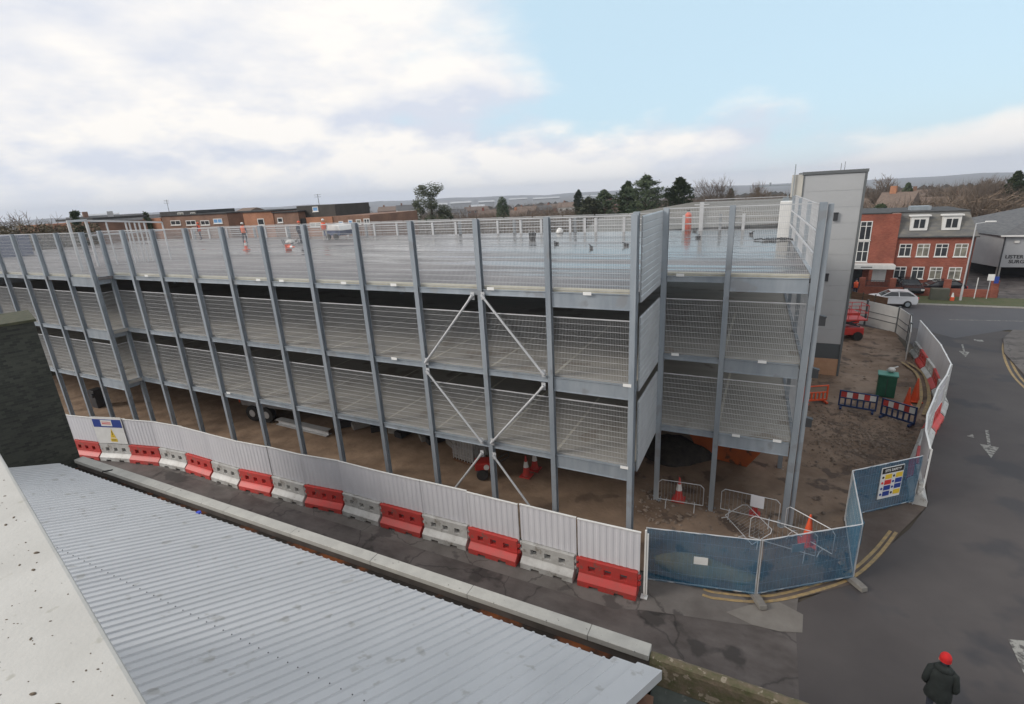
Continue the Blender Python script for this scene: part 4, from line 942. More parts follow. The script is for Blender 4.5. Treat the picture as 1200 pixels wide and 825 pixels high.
# white parapet of the near building
pp = thing('white_parapet', 'white painted parapet top with dark specks in the near left corner', 'parapet')
A = Vector((-3.69,.98,10.8)); Bv = Vector((-1.33,.44,10.8)); dd = (Bv-A).normalized(); nn = Vector((dd.y,-dd.x,0))
A2 = A-dd*6; B2 = Bv+dd*1.6
b = MB(); b.loft([[tuple(A2+Vector((0,0,z))),tuple(B2+Vector((0,0,z))),tuple(B2+nn*1.3+Vector((0,0,z))),tuple(A2+nn*1.3+Vector((0,0,z)))] for z in (-.16,0)]); b.build('parapet_top', parapet_m, pp, bevel=.012)
b = MB(); i1 = nn*.06
b.loft([[tuple(q+Vector((0,0,z))) for q in (A2+i1,B2+i1,B2+nn*1.25,A2+nn*1.25)] for z in (-10.8,-.161)]); b.build('wall', brick_brown, pp)
b = MB()
random.seed(21)
for k in range(420):
    t_ = random.uniform(-.5,2.6); s_ = random.uniform(.03,.6); q = A+dd*t_+nn*s_; r0 = random.choice((.0008,.001,.0015,.002,.002,.003,.004,.005,.008))*random.uniform(.6,1.2); an = random.uniform(-.6,.6)
    ringp = [(q.x+r0*1.6*math.cos(a)*math.cos(an)-r0*.8*math.sin(a)*math.sin(an), q.y+r0*1.6*math.cos(a)*math.sin(an)+r0*.8*math.sin(a)*math.cos(an)) for a in [2*math.pi*i/7+random.uniform(-.2,.2) for i in range(7)]]
    b.loft([[(x_,y_,10.8005) for x_,y_ in ringp],[(q.x+(x_-q.x)*.5,q.y+(y_-q.y)*.5,10.8+r0*.5) for x_,y_ in ringp]])
random.seed(11)
struct(b.build('grit', mat('dark_grit',(.07,.055,.04),(.16,.12,.08),60,.9), pp), 'stuff')

# ================================================================== PERSON WITH RED HAT
PP = thing('person', 'person in a dark hooded coat and red knitted hat walking on the road', 'person', (4.27,11.72,.01), R_(-14))
J = [((0,0,.93),(.14,.11)),((0,.02,1.15),(.15,.11)),((0,.06,1.36),(.16,.11)),((0,.10,1.47),.06),((0,.14,1.56),(.08,.09)),((0,.16,1.66),(.08,.095)),
     ((.095,0,.88),.10),((.10,.16,.50),.068),((.105,.10,.10),.045),((.11,.30,.045),(.045,.035)),
     ((-.095,0,.88),.10),((-.10,-.02,.50),.068),((-.105,-.26,.14),.045),((-.11,-.10,.05),(.045,.035)),
     ((.21,.05,1.38),.062),((.28,-.03,1.12),.05),((.25,.10,.92),.04),((.20,.17,.90),(.04,.025)),
     ((-.21,.05,1.38),.062),((-.28,-.03,1.12),.05),((-.25,.10,.92),.04),((-.20,.17,.90),(.04,.025))]
E_ = [(0,1),(1,2),(2,3),(3,4),(4,5),(0,6),(6,7),(7,8),(8,9),(0,10),(10,11),(11,12),(12,13),(2,14),(14,15),(15,16),(16,17),(2,18),(18,19),(19,20),(20,21)]
skin_body('body', J, E_, PP, denim, sub=2)
n = 20
def rg_(cy,z,rx,ry): return [(rx*math.cos(2*math.pi*k/n)*(1+.05*math.sin(3*2*math.pi*k/n+z*9)), cy+ry*math.sin(2*math.pi*k/n)*(1+.06*math.cos(4*2*math.pi*k/n+z*7)), z+.012*math.sin(5*2*math.pi*k/n)) for k in range(n)]
b = MB(); b.loft([rg_(-.01,.68,.235,.19),rg_(-.01,.70,.25,.20),rg_(0,.85,.235,.185),rg_(.01,1.0,.215,.165),rg_(.02,1.12,.215,.16),rg_(.04,1.28,.235,.165),rg_(.06,1.40,.225,.145),rg_(.08,1.47,.15,.12),rg_(.10,1.52,.09,.09)])
b.build('coat', coat_m, PP, smooth=True)
def sleeve(s):
    b = MB(); pts = [(.14*s,.06,1.41,.075),(.205*s,.045,1.37,.080),(.245*s,.0,1.23,.070),(.268*s,-.03,1.10,.066),(.262*s,.03,.99,.060),(.235*s,.10,.90,.055)]
    rr = []
    for i,(x,y,z,r) in enumerate(pts):
        p = Vector((x,y,z)); a = Vector(pts[max(0,i-1)][:3]); c = Vector(pts[min(len(pts)-1,i+1)][:3]); d = (c-a).normalized(); sd = d.cross(Vector((0,1,0))).normalized(); u = sd.cross(d)
        rr.append([tuple(p+(sd*math.cos(2*math.pi*k/12)+u*math.sin(2*math.pi*k/12))*r*(1+.05*math.sin(k*2+i*2))) for k in range(12)])
    b.loft(rr); b.build('sleeve', coat_m, PP, smooth=True)
sleeve(1); sleeve(-1)
b = MB(); b.loft([rg_(.04,1.40,.16,.10),rg_(.01,1.46,.17,.11),rg_(.02,1.53,.13,.10),rg_(.05,1.55,.08,.07)]); b.build('hood', coat_m, PP, smooth=True)
b = MB(); b.ball((0,.155,1.665),(.108,.122,.135),16,10,zmin=-.35); b.loft([[(.112*math.cos(a),.155+.126*math.sin(a),z) for a in [2*math.pi*k/16 for k in range(16)]] for z in (1.605,1.65)],cap=False); b.build('hat', redwool, PP, smooth=True)
b = MB(); b.ball((0,.24,1.60),(.018,.03,.022),8,5); b.ball((.1,.15,1.585),(.015,.03,.03),6,5); b.ball((-.1,.15,1.585),(.015,.03,.03),6,5); b.ball((0,.17,1.58),(.082,.09,.10),12,8); b.build('face', skin, PP, smooth=True)
for s in (1,-1):
    b = MB(); b.ball((.11*s,(.24 if s>0 else -.16),.05),(.05,.14,.05),10,6,zmin=-.8); b.build('shoe', rubber, PP, smooth=True)

# ================================================================== RIGHT BACKGROUND: brick building, surgery, walls, cars
RY = 66.0
BB = thing('red_brick_building', 'three-storey red brick office with slate mansard roof and two white dormers', 'building')
def wpt(px,py,Y=RY): return at(px,py,Y)
bx0, bx1, ex = 6.6, 18.3, 11.9
b = MB(); b.box(bx0,ex,RY,RY+10,0,7.95); b.box(ex+.002,bx1,RY+.25,RY+10,0,5.62); b.build('wall', brick_red, BB)
b = MB(); b.prism([(RY+.1,5.60),(RY+1.2,7.95),(RY+8.6,7.95),(RY+10.1,5.60)],'x',ex+.01,bx1+.12-.55); 
# hipped right end
b.v[-8:] = b.v[-8:]
b2 = MB(); X0 = ex+.01; X1 = bx1+.15
b2.add([(X0,RY+.05,5.6),(X1,RY+.05,5.6),(X1,RY+10.1,5.6),(X0,RY+10.1,5.6),(X0-.75,RY+1.0,7.95),(X1-.9,RY+1.0,7.95),(X1-.9,RY+9,7.95),(X0-.75,RY+9,7.95)],[(0,1,5,4),(1,2,6,5),(2,3,7,6),(3,0,4,7),(4,5,6,7),(0,3,2,1)])
b2.build('mansard_roof', slate_w, BB)
b = MB(); b.box(X0-.78,X1-.8,RY+.9,RY+9.1,7.952,8.05); b.box(bx0-.03,ex-.8,RY-.05,RY+10,7.952,8.05); b.box(X0,X1+.05,RY-.03,RY+.1,5.48,5.6); b.build('roof_edge', felt, BB)
b = MB(); b.box(13.2,14.9,RY+3,RY+4.5,8.05,8.45); b.build('roof_vent', galv_d, BB)
def window(par, x0, x1, z0, z1, y, g, cols_=2, tr=.28, fr=.07, name='window'):
    b = MB(); b.box(x0,x1,y-.05,y-.001,z1-fr,z1); b.box(x0,x1,y-.05,y-.001,z0,z0+fr); b.box(x0,x0+fr,y-.05,y-.001,z0+fr,z1-fr); b.box(x1-fr,x1,y-.05,y-.001,z0+fr,z1-fr)
    for i in range(1,cols_): xm = x0+(x1-x0)*i/cols_; b.box(xm-fr*.45,xm+fr*.45,y-.047,y-.001,z0+fr,z1-fr)
    if tr: zt = z1-(z1-z0)*tr; b.box(x0+fr,x1-fr,y-.044,y-.001,zt-fr*.4,zt+fr*.4)
    b.box(x0-.06,x1+.06,y-.10,y-.001,z0-.07,z0-.001)
    o = b.build(name, white_p, par); MB().box(x0+fr,x1-fr,y-.025,y-.003,z0+fr,z1-fr).build('glass', g, o); return o
yy = RY+.25
for row,(z0,z1) in enumerate(((3.55,4.85),(1.25,2.5))):
    for i in range(4):
        xc = (12.75,14.25,15.75,17.3)[i] + (.0 if row == 0 else -.12); g = glass if i in (0,2) and row == 0 or i < 2 and row == 1 else glass_b
        window(BB, xc-.52, xc+.52, z0, z1, yy, g, 2, .3)
window(BB, 8.0, 9.55, 5.3, 7.25, RY, glass, 3, .27, .08, 'stair_window'); window(BB, 8.0, 9.55, 3.0, 5.18, RY, glass, 3, .5, .08, 'stair_window')
for xc in (13.55,16.15):
    b = MB(); b.box(xc-.72,xc+.72,RY+.2,RY+2.2,6.2,7.6); b.prism([(xc-.88,7.6),(xc+.88,7.6),(xc+.84,7.74),(xc-.84,7.74)],'y',RY+.05,RY+2.3); dd_ = b.build('dormer', white_p, BB)
    for s0 in (-.25,.25): 
        b = MB(); b.box(xc+s0-.2,xc+s0+.2,RY+.17,RY+.199,6.45,7.3); b.build('glass', glass, dd_)
b = MB(); b.box(7.2,11.9,RY-1.4,RY-.002,2.42,2.85); b.build('entrance_canopy', white_p, BB)
b = MB(); b.box(8.9,9.9,RY-1.42,RY-1.401,2.58,2.68); b.build('canopy_lettering', trim_grey, BB)
b = MB(); b.box(7.6,9.3,RY-.04,RY-.003,.1,2.3); b.build('entrance_door', glass, BB); b = MB(); b.box(10.1,11.4,RY-.05,RY-.003,.9,2.3); b.build('shuttered_window', white_p, BB)
b = MB(); b.box(9.7,10.0,RY-1.3,RY-1.0,0,2.42); b.build('canopy_pillar', brick_red, BB)
b = MB(); b.cone((bx1-.15,RY+.18,0),(bx1-.15,RY+.18,5.5),.05,.05,8); b.box(12.2,12.4,RY+.2,RY+.249,0,5.4) if False else None; b.build('downpipe', dark_steel, BB)
# brick boundary wall with piers
BW = thing('boundary_wall', 'low red brick boundary wall with piers in front of the office', 'wall')
b = MB(); b.box(9.0,19.9,63.0,63.23,0,.85); b.build('wall', brick_red, BW)
for x in (9.0,11.6,16.0,19.55): MB().box(x-.25,x+.25,62.9,63.33,0,1.75).build('pier', brick_red, BW)
for x0,x1 in ((9.3,11.3),(11.9,13.0)):
    b = MB(); b.box(x0,x1,63.09,63.13,1.45,1.5); b.box(x0,x1,63.09,63.13,.9,.94); 
    for k in range(int((x1-x0)/.13)): b.box(x0+k*.13,x0+k*.13+.02,63.1,63.12,.86,1.5)
    b.build('railing', dark_steel, BW)
# cars
def car(label, paint, loc, rz, est=False):
    t = thing('parked_car', label, 'car', loc, rz, None)
    prof = [(-2.1,.32,.80),(-2.15,.62,.83),(-2.02,.86,.84),(-1.45,.98,.80),(-.95,1.04,.80),(-.25,1.40,.62),(.55,1.48,.60),(1.35,1.42,.60),(1.88,1.10,.70),(2.08,.98,.78),(2.12,.55,.83),(2.02,.30,.80)]
    b = MB(); b.v = [(x,-w,z) for x,z,w in prof]+[(x,w,z) for x,z,w in prof]; n = len(prof)
    # waist points widen the side
    b = MB(); bel = [(-2.1,.32),(-2.15,.62),(-2.02,.86),(-1.45,.96),(-.95,1.0),(.5,1.03),(1.88,1.05),(2.08,.98),(2.12,.55),(2.02,.30)]
    n = len(bel); W = [.80,.84,.84,.86,.87,.88,.84,.80,.83,.80]
    b.v = [(x,-w,z) for (x,z),w in zip(bel,W)]+[(x,w,z) for (x,z),w in zip(bel,W)]; b.f = [tuple(range(n))[::-1], tuple(range(n,2*n))]+[(k,(k+1)%n,n+(k+1)%n,n+k) for k in range(n)]; b.mi = [0]*len(b.f)
    b.build('body', paint, t, bevel=.05)
    gh = [(-.95,1.01,.80),(-.2,1.42,.60),(.5,1.48,.59),(1.2,1.42,.58),(1.85,1.08,.74)]
    b = MB(); n = len(gh); b.v = [(x,-w,z) for x,z,w in gh]+[(x,w,z) for x,z,w in gh]; b.f = [tuple(range(n))[::-1], tuple(range(n,2*n))]+[(k,(k+1)%n,n+(k+1)%n,n+k) for k in range(n)]; b.mi=[0]*len(b.f); b.build('glasshouse', glass, t)
    b = MB()
    for s in (-1,1):
        b.bar((-.98,.80*s,1.0),(-.2,.61*s,1.43),.05,.05); b.bar((-.2,.61*s,1.435),(1.35,.59*s,1.445),.06,.05); b.bar((1.35,.59*s,1.43),(1.95,.75*s,1.04),.16,.06); b.bar((.45,.60*s,1.46),(.5,.82*s,1.03),.06,.05)
    b.add([(-.2,-.61,1.44),(-.2,.61,1.44),(.5,.60,1.50),(.5,-.60,1.50),(1.4,.59,1.45),(1.4,-.59,1.45)],[(0,3,2,1),(3,5,4,2)]); b.build('roof', paint, t)
    for x in (-1.32,1.28):
        for s in (-1,1):
            b = MB(); b.cone((x,s*.72,.32),(x,s*.895,.32),.33,.33,20); w = b.build('wheel', rubber, t); b = MB(); b.cone((x,s*.896,.32),(x,s*.905,.32),.20,.19,14); b.build('rim', galv_d, w)
    for s in (-1,1):
        b = MB(); b.box(-2.14,-1.95,s*.68-.14,s*.68+.14,.62,.78); b.build('headlight', lamp_glass, t); b = MB(); b.box(1.98,2.13,s*.68-.12,s*.68+.12,.80,.98); b.build('tail_light', sign_red, t)
    return t
car('white hatchback on the road in front of the brick office, behind the timber screen', car_white, (10.7,57.9,.015), R_(1.5)).scale = (.92,.95,1)
car('dark car parked behind the brick wall, left of the two', car_black, (13.3,64.7,.02), R_(92))
car('long black car parked behind the brick wall, right of the two', car_black, (15.6,64.4,.02), R_(3))
# street lamp, cabinet, signs
def zat(px,py,x,y): d = ray(px,py); return CAM.z + d.z*math.hypot(x,y)/math.hypot(d.x,d.y)
SL = thing('street_lamp', 'tall grey street lamp on the grass verge in front of the brick office', 'street lamp', (16.7,61.2,.1))
hz = zat(1143,262,16.7,61.2)
b = MB(); b.cone((0,0,0),(0,0,1.3),.10,.09,10); b.cone((0,0,1.3),(0,0,hz-.1),.06,.045,10); b.cone((0,0,hz-.1),(1.0,0,hz+.05),.035,.03,8); b.build('pole', galv_l, SL); b = MB(); b.box(.6,1.35,-.11,.11,hz,hz+.12); b.build('lamp_head', white_p, SL, bevel=.03)
o = MB().box(14.35,15.75,60.9,61.5,.1,1.2).build('utility_cabinet', mat('faded_green_paint',(.07,.075,.055),(.09,.09,.07),2,.6), bevel=.03); tag(o, 'low dull green utility cabinet on the grass verge left of the street lamp', 'cabinet')
t = thing('hydrant_marker', 'small orange and white marker block on the verge beside the utility cabinet', 'marker', (16.0,60.9,.1)); MB().box(-.14,.14,-.14,.14,0,.35).build('base', orange_pl, t); b = MB(); b.cone((0,0,.35),(0,0,.75),.12,.05,10); b.build('top', white_p, t)
t = thing('parking_sign', 'small white and blue sign on a post beside the right wall pier', 'sign', (18.9,62.3,.1)); b = MB(); b.cone((0,0,0),(0,0,2.3),.03,.03,8); b.build('post', galv_l, t); MB().box(-.25,.25,-.05,-.03,1.75,2.35).build('plate', white_p, t); MB().box(.26,.6,-.05,-.03,1.5,2.15).build('blue_plate', sign_blue, t)
t = thing('road_bollard', 'short white post on the verge near the right wall pier', 'post', (18.0,62.3,.1)); MB().cone((0,0,0),(0,0,2.0),.04,.04,8).build('post', white_p, t)
person('person', 'person in an orange jacket standing by the office wall right of the grey tower', (8.3,61.5,.1), R_(160), top=orange_pl, hat=navy)
# surgery building
SG = thing('surgery_building', 'grey rendered surgery with black lettering over a dark undercroft and tiled hipped roof', 'building')
SX, SY = 22.6, 74.0; zt = at(1174,276,SY).z; zb = at(1171,313,SY).z; SX = at(1173,295,SY).x
b = MB(); b.box(SX,SX+22,SY,SY+12,zb,zt); b.build('wall', grey_render, SG)
b = MB(); b.add([(SX,SY+.01,zb-.0),(SX,SY+.01,zt),(SX-3.6,SY+10,zt),(SX-3.6,SY+10,zb)],[(0,1,2,3)]); b.build('side_wall', grey_render, SG)
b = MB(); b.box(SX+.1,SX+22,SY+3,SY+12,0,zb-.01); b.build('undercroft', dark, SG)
for x in (SX+.2,SX+7,SX+14): b = MB(); b.box(x-.15,x+.15,SY+.1,SY+.4,0,zb-.002); b.build('pillar', concrete, SG)
b = MB(); hgt = 3.2
b.add([(SX-.4,SY-.4,zt+.02),(SX+23,SY-.4,zt+.02),(SX+23,SY+13,zt+.02),(SX-4.2,SY+13,zt+.02),(SX+6,SY+6.5,zt+hgt),(SX+16,SY+6.5,zt+hgt)],[(0,1,5,4),(1,2,5),(2,3,4,5),(3,0,4),(0,3,2,1)]); b.build('roof', slate, SG)
b = MB(); b.box(SX-.42,SX+23,SY-.5,SY-.38,zt-.1,zt+.06); b.build('gutter', white_p, SG)
b = MB(); b.cone((SX+.1,SY-.06,zb-2),(SX+.1,SY-.06,zt),.06,.06,8); b.build('downpipe', dark_steel, SG)
window(SG, SX+2.2, SX+5.0, zt-1.75, zt-.55, SY, glass, 3, 0, .1)
text_mesh('LISTER HOUSE', .52, sign_blk, SG, Matrix.Translation((SX+2.1,SY-.02,zb+1.12)) @ Matrix.Rotation(R_(90),4,'X') , 'lettering', .02)
text_mesh('SURGERY', .52, sign_blk, SG, Matrix.Translation((SX+1.9,SY-.02,zb+.6)) @ Matrix.Rotation(R_(90),4,'X'), 'lettering', .02)
b = MB(); b.box(SX+.9,SX+1.3,SY-.14,SY-.001,zt-.8,zt-.55); b.build('wall_light', white_p, SG)

# ================================================================== LEFT BACKGROUND BUILDINGS (beyond the deck)
def pbox(par, px0, px1, ptop, Y, dep, m, name='wall', z0=0, zfix=None):
    a = at(px0, ptop, Y); c = at(px1, ptop, Y); z1 = zfix if zfix is not None else (a.z+c.z)/2
    b = MB(); b.box(a.x,c.x,Y,Y+dep,z0,z1); b.build(name, m, par); return a.x, c.x, z1
def pwin(par, px0, px1, py0, py1, Y, g=glass, cols_=2, name='window'):
    a = at(px0,py1,Y); c = at(px1,py0,Y); window(par, a.x, c.x, min(a.z,c.z)-.0, max(a.z,c.z), Y, g, cols_, 0, .09, name)
FY = 46.0
def flats(label): return thing('flat_roofed_flats', label, 'building')
f1 = flats('orange-brown brick flats with dark flat top box and aerial, behind the deck at left')
x0,x1,z1 = pbox(f1,167,188,256,FY+.5,8,brick_orange); x0,x1,z1 = pbox(f1,188.5,266,252,FY,9,brick_brown); 
pbox(f1,186.5,230,247.5,FY+1.5,6,felt,'roof_box'); MB().box(x0-.2,x1+.2,FY-.15,FY+9.1,z1+.002,z1+.15).build('roof_edge', felt, f1)
for a,c in ((201,211),(219,229),(236,245)): pwin(f1,a,c,258,264,FY)
pwin(f1,251,260,256,262,FY,glass_blue)
for a,c in ((209,215),(224,229)): 
    p0 = at(a,253,FY+1.5); p1 = at(c,250,FY+1.5); window(f1,p0.x,p1.x,p0.z,p0.z+.45,FY+1.5,glass_b,2,0,.06)
p0 = at(198,247,FY+3); b = MB(); b.cone((p0.x,FY+3,p0.z-.5),(p0.x,FY+3,p0.z+1.6),.04,.03,6)
for k in (0,.2,.4): b.bar((p0.x-.7,FY+3,p0.z+1.5-k),(p0.x+.5,FY+3,p0.z+1.5-k),.03,.03)
b.build('aerial', dark_steel, f1)
f2 = flats('long brick flats with a dark slate-hung top storey and blue window, behind the deck')
x0,x1,z1 = pbox(f2,284,319,248.5,FY,9,brick_orange); MB().box(x0-.2,x1+.1,FY-.15,FY+9,z1+.002,z1+.15).build('roof_edge', felt, f2)
x0,x1,z2 = pbox(f2,319.5,349,249,FY+.1,9,brick_brown); MB().box(x0-.1,x1+.2,FY-.05,FY+9,z2+.002,z2+.15).build('roof_edge', felt, f2)
x0,x1,z3 = pbox(f2,358,389,254.5,FY+.4,9,brick_orange); x0,x1,z4 = pbox(f2,389.5,433,252.5,FY+.5,9,brick_brown)
pbox(f2,347,392,240.5,FY+1.2,6,mat('dark_slate_cladding',(.04,.038,.034),(.06,.055,.05),1,.8),'top_storey')
pwin(f2,303,309,256,264,FY,glass,1); pwin(f2,326,331,255,261,FY+.1,glass,1); pwin(f2,364,376,260.5,266,FY+.4,glass_b,2); pwin(f2,367,372.5,242,248,FY+1.2,glass_blue,1,'window')
pwin(f2,398,402,259,266,FY+.5,glass_blue,1); pwin(f2,409,413,257.5,264,FY+.5,glass_blue,1); pwin(f2,418,423,257,263,FY+.5,glass_b,1); pwin(f2,427,433,256,262.5,FY+.5,glass,2)
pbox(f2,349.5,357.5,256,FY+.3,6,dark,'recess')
p0 = at(374,240,FY+3); b = MB(); b.cone((p0.x,FY+3,p0.z-.5),(p0.x,FY+3,p0.z+1.3),.035,.03,6)
for k in (0,.25): b.bar((p0.x-.6,FY+3,p0.z+1.2-k),(p0.x+.5,FY+3,p0.z+1.2-k),.03,.03)
b.build('aerial', dark_steel, f2)
f3 = thing('low_brick_building', 'low brick building with a dark flat roof beyond the left end of the deck', 'building')
pbox(f3,20,50,264,38,6,brick_orange); x0,x1,z1 = pbox(f3,75,112,262,36,6,brick_brown); MB().box(x0-1,x1+.5,35.6,42,z1+.35,z1+.62).build('roof', felt, f3)
f4 = thing('white_house', 'small white house between the two blocks of flats', 'house')
x0,x1,z1 = pbox(f4,266,281,253,60,7,white_p); b = MB(); b.prism([(60-.3,z1),(67.3,z1),(63.5,z1+1.2)],'x',x0-.2,x1+.2); b.build('roof', tile_roof, f4)
# hedge (dark) left
# grey shed roofs behind the car park, right
sh = thing('grey_shed', 'long low grey shed roof rising behind the back rail of the roof deck', 'shed')
pA = at(700,255,50); pB = at(812,237,50); pC = at(925,232,50)
pA = at(738,251,50)
b = MB(); b.add([(pA.x-3,44,8.2),(pC.x+2,44,8.9),(pC.x+2,50,pC.z),(pB.x,50,pB.z),(pA.x-3,50,pA.z-.3),(pA.x-3,60,7.8),(pC.x+2,60,7.8)],[(0,1,2,3,4),(4,3,2,6,5)]); b.build('roof', shed_roof, sh)
b = MB(); b.box(pA.x-2.8,pC.x+1.8,44.2,59,0,7.6); b.build('wall', galv_d, sh)

# ================================================================== TREES
def bare_tree(h, seed, spread=.5, tw=twig, lv=5, name='bare_tree'):
    rnd = random.Random(seed); L = MB(); TW = MB()
    def grow(p, d, ln, r, k):
        q = p + d*ln*.5; d2 = (d+Vector((rnd.gauss(0,.12),rnd.gauss(0,.12),rnd.gauss(0,.06)))).normalized(); e_ = q+d2*ln*.5
        (L if k < 3 else TW).cone(p,q,r,r*.8,5 if k < 2 else 3,False); (L if k < 3 else TW).cone(q,e_,r*.8,r*.6,5 if k < 2 else 3,False)
        if k >= lv: return
        nb = 4 if k < 3 else 4
        for i in range(nb):
            a = 2*math.pi*(i+rnd.random()*.8)/nb; tl = spread*rnd.uniform(.6,1.35)
            u = d2.orthogonal().normalized(); v = d2.cross(u); nd = (d2*math.cos(tl)+(u*math.cos(a)+v*math.sin(a))*math.sin(tl)+Vector((0,0,.10))).normalized()
            pp_ = p.lerp(e_, rnd.uniform(.55,1.0) if i else 1.0)
            grow(pp_, nd, ln*rnd.uniform(.62,.82), max(r*.54,.022), k+1)
    grow(Vector((0,0,0)), Vector((0,0,1)), h*.30, h*.022, 0)
    return L, TW
def tree_from(L, TW, label, loc, sc, cat='tree', m2=twig, m1=bark, name='bare_tree', group=None):
    t = thing(name, label, cat, loc, random.uniform(0,6), group); L.build('trunk', m1, t); TW.build('crown', m2, t); t.scale = sc if hasattr(sc,'__len__') else (sc,)*3; return t
def zmax(b1, b2): return max(v[2] for v in b1.v+b2.v)
def plant_bare(px, ptop, dist, label, width=None, seed=1, spread=.5, m2=twig, base_z=None):
    top = atd(px, ptop, dist); gz = terrain_z(top.x, top.y); h = top.z-gz
    L, TW = bare_tree(h, seed, spread, m2); k = h/zmax(L,TW)
    w0 = max(abs(v[0]) for v in TW.v)*k
    t = tree_from(L, TW, label, (top.x,top.y,gz), k, m2=m2)
    if width:
        sx = width/2/w0; t.scale = (k*sx,k*sx,k)
    return t
plant_bare(18,247,86,'leftmost of three bare spreading trees above the low brick building at left',13,1,.7)
plant_bare(38,244,88,'middle of three bare spreading trees above the low brick building at left',13,2,.7)
plant_bare(58,248,86,'rightmost of three bare spreading trees above the low brick building at left',10,3,.7)
plant_bare(843,202,115,'tall bare round-headed tree beyond the roof deck right of the conifers',9,4,.5)
plant_bare(884,210,130,'slim bare tree left of the grey tower',5,5,.4,twig_r)
plant_bare(905,212,120,'bare reddish tree immediately left of the grey tower',8,6,.5,twig_r)
plant_bare(1038,202,120,'tall bare tree right of the grey tower above the brick office',9,7,.5)
plant_bare(1105,212,130,'bare tree among the woods above the right dormer',8,8,.5)
plant_bare(1150,203,125,'tall bare tree on the wooded skyline left of the dark conifer at right',9,9,.45)
plant_bare(1172,204,115,'slim pale bare tree beside the dark conifer at the right edge',7,10,.4)
plant_bare(425,237,120,'low bare tree behind the long brick flats',10,12,.6)
def foliage_tree(px, ptop, pw, dist, label, kind='conifer', m=leaf_d, seed=1, cat='tree', pbase=None):
    rnd = random.Random(seed); top = atd(px, ptop, dist); gz = terrain_z(top.x, top.y); h = top.z-gz
    a = atd(px-pw/2, ptop+10, dist); c = atd(px+pw/2, ptop+10, dist); W = (a-c).length/2
    t = thing('conifer_tree' if kind != 'broad' else 'evergreen_tree', label, cat, (top.x,top.y,gz), rnd.uniform(0,6))
    b = MB(); b.cone((0,0,0),(0,0,h*.9),h*.02+.08,.04,8); b.build('trunk', bark, t); b = MB()
    def leaf(p, s, up=0):
        d = Vector((rnd.gauss(0,1),rnd.gauss(0,1),rnd.gauss(0,.7)-up)).normalized(); u = d.orthogonal().normalized()*s*.35; b.add([p-u, p+d*s, p+u], [(0,1,2)])
    if kind == 'conifer':
        nb = 230
        for i in range(nb):
            f = rnd.random()**.8; z = h*(.12+.86*f); rad = W*min(1,(1-f)*3.6)**.75*rnd.uniform(.55,1.15)+.12; an = rnd.uniform(0,2*math.pi)
            dirv = Vector((math.cos(an),math.sin(an),rnd.uniform(-.1,.45)))
            for k in range(60):
                tt = rnd.uniform(.05,1.0)**.6; p = Vector((0,0,z))+dirv*rad*tt+Vector((rnd.gauss(0,.12),rnd.gauss(0,.12),rnd.gauss(0,.14)))*(1.3-tt*.6)*max(.7,W*.35); leaf(p, rnd.uniform(.2,.5)*max(.8,W*.22))
    elif kind == 'round':
        for i in range(4200):
            d = Vector((rnd.gauss(0,1),rnd.gauss(0,1),rnd.gauss(0,1))).normalized(); r = rnd.uniform(.7,1.0); p = Vector((d.x*W*r,d.y*W*r,h*.58+d.z*h*.42*r)); leaf(p, rnd.uniform(.25,.5))
    else:
        cl = []
        for i in range(44):
            f = rnd.random(); an = rnd.uniform(0,2*math.pi); r = W*math.sqrt(rnd.random())*(.95 if f < .7 else .6); cl.append((Vector((r*math.cos(an),r*math.sin(an),h*(.52+.43*f))), rnd.uniform(.5,1.3)*W*.24))
        for cc,rr in cl:
            b2_ = MB()
            for i in range(150): 
                d = Vector((rnd.gauss(0,1),rnd.gauss(0,1),rnd.gauss(0,.8))).normalized()*rr*rnd.random()**.4; leaf(cc+d, rnd.uniform(.2,.42))
    b.build('crown', m, t); return t
foliage_tree(503,214,48,105,'tall ragged evergreen standing alone above the back rail','broad',leaf_g,3)
foliage_tree(588,230,15,150,'small dark rounded evergreen left of the middle of the skyline','round',leaf_d,4)
foliage_tree(678,222,12,160,'small pointed conifer left of the bushy conifers','conifer',leaf_d,5)
foliage_tree(690,231,32,108,'low bushy green conifer, lower left of the conifer group','conifer',leaf_g,6)
foliage_tree(708,222,28,115,'bushy green conifer left of the tallest conifer','conifer',leaf_d,7)
foliage_tree(757,205,50,95,'tallest broad dark conifer behind the roof deck','conifer',leaf_d,8)
foliage_tree(736,212,30,98,'narrow conifer touching the left side of the tallest one','conifer',leaf_d,9)
foliage_tree(797,207,38,92,'pointed dark conifer right of the tallest one','conifer',leaf_d,10)
foliage_tree(85,242,11,78,'small dark pine on the skyline at the left end','broad',leaf_d,11)
foliage_tree(1194,200,26,115,'dark conifer at the right edge of the skyline','conifer',leaf_d,12)
foliage_tree(1065,214,12,150,'small dark conifer among the woods above the office','conifer',leaf_d,13)
foliage_tree(170,248,9,95,'tiny dark tree on the skyline left of the brown flats','round',leaf_d,14)
foliage_tree(857,221,9,120,'little dark conifer beside the tall bare tree','conifer',leaf_d,15)
foliage_tree(1032,236,22,85,'dark green bush between the grey tower and the office roof','broad',leaf_d,16)
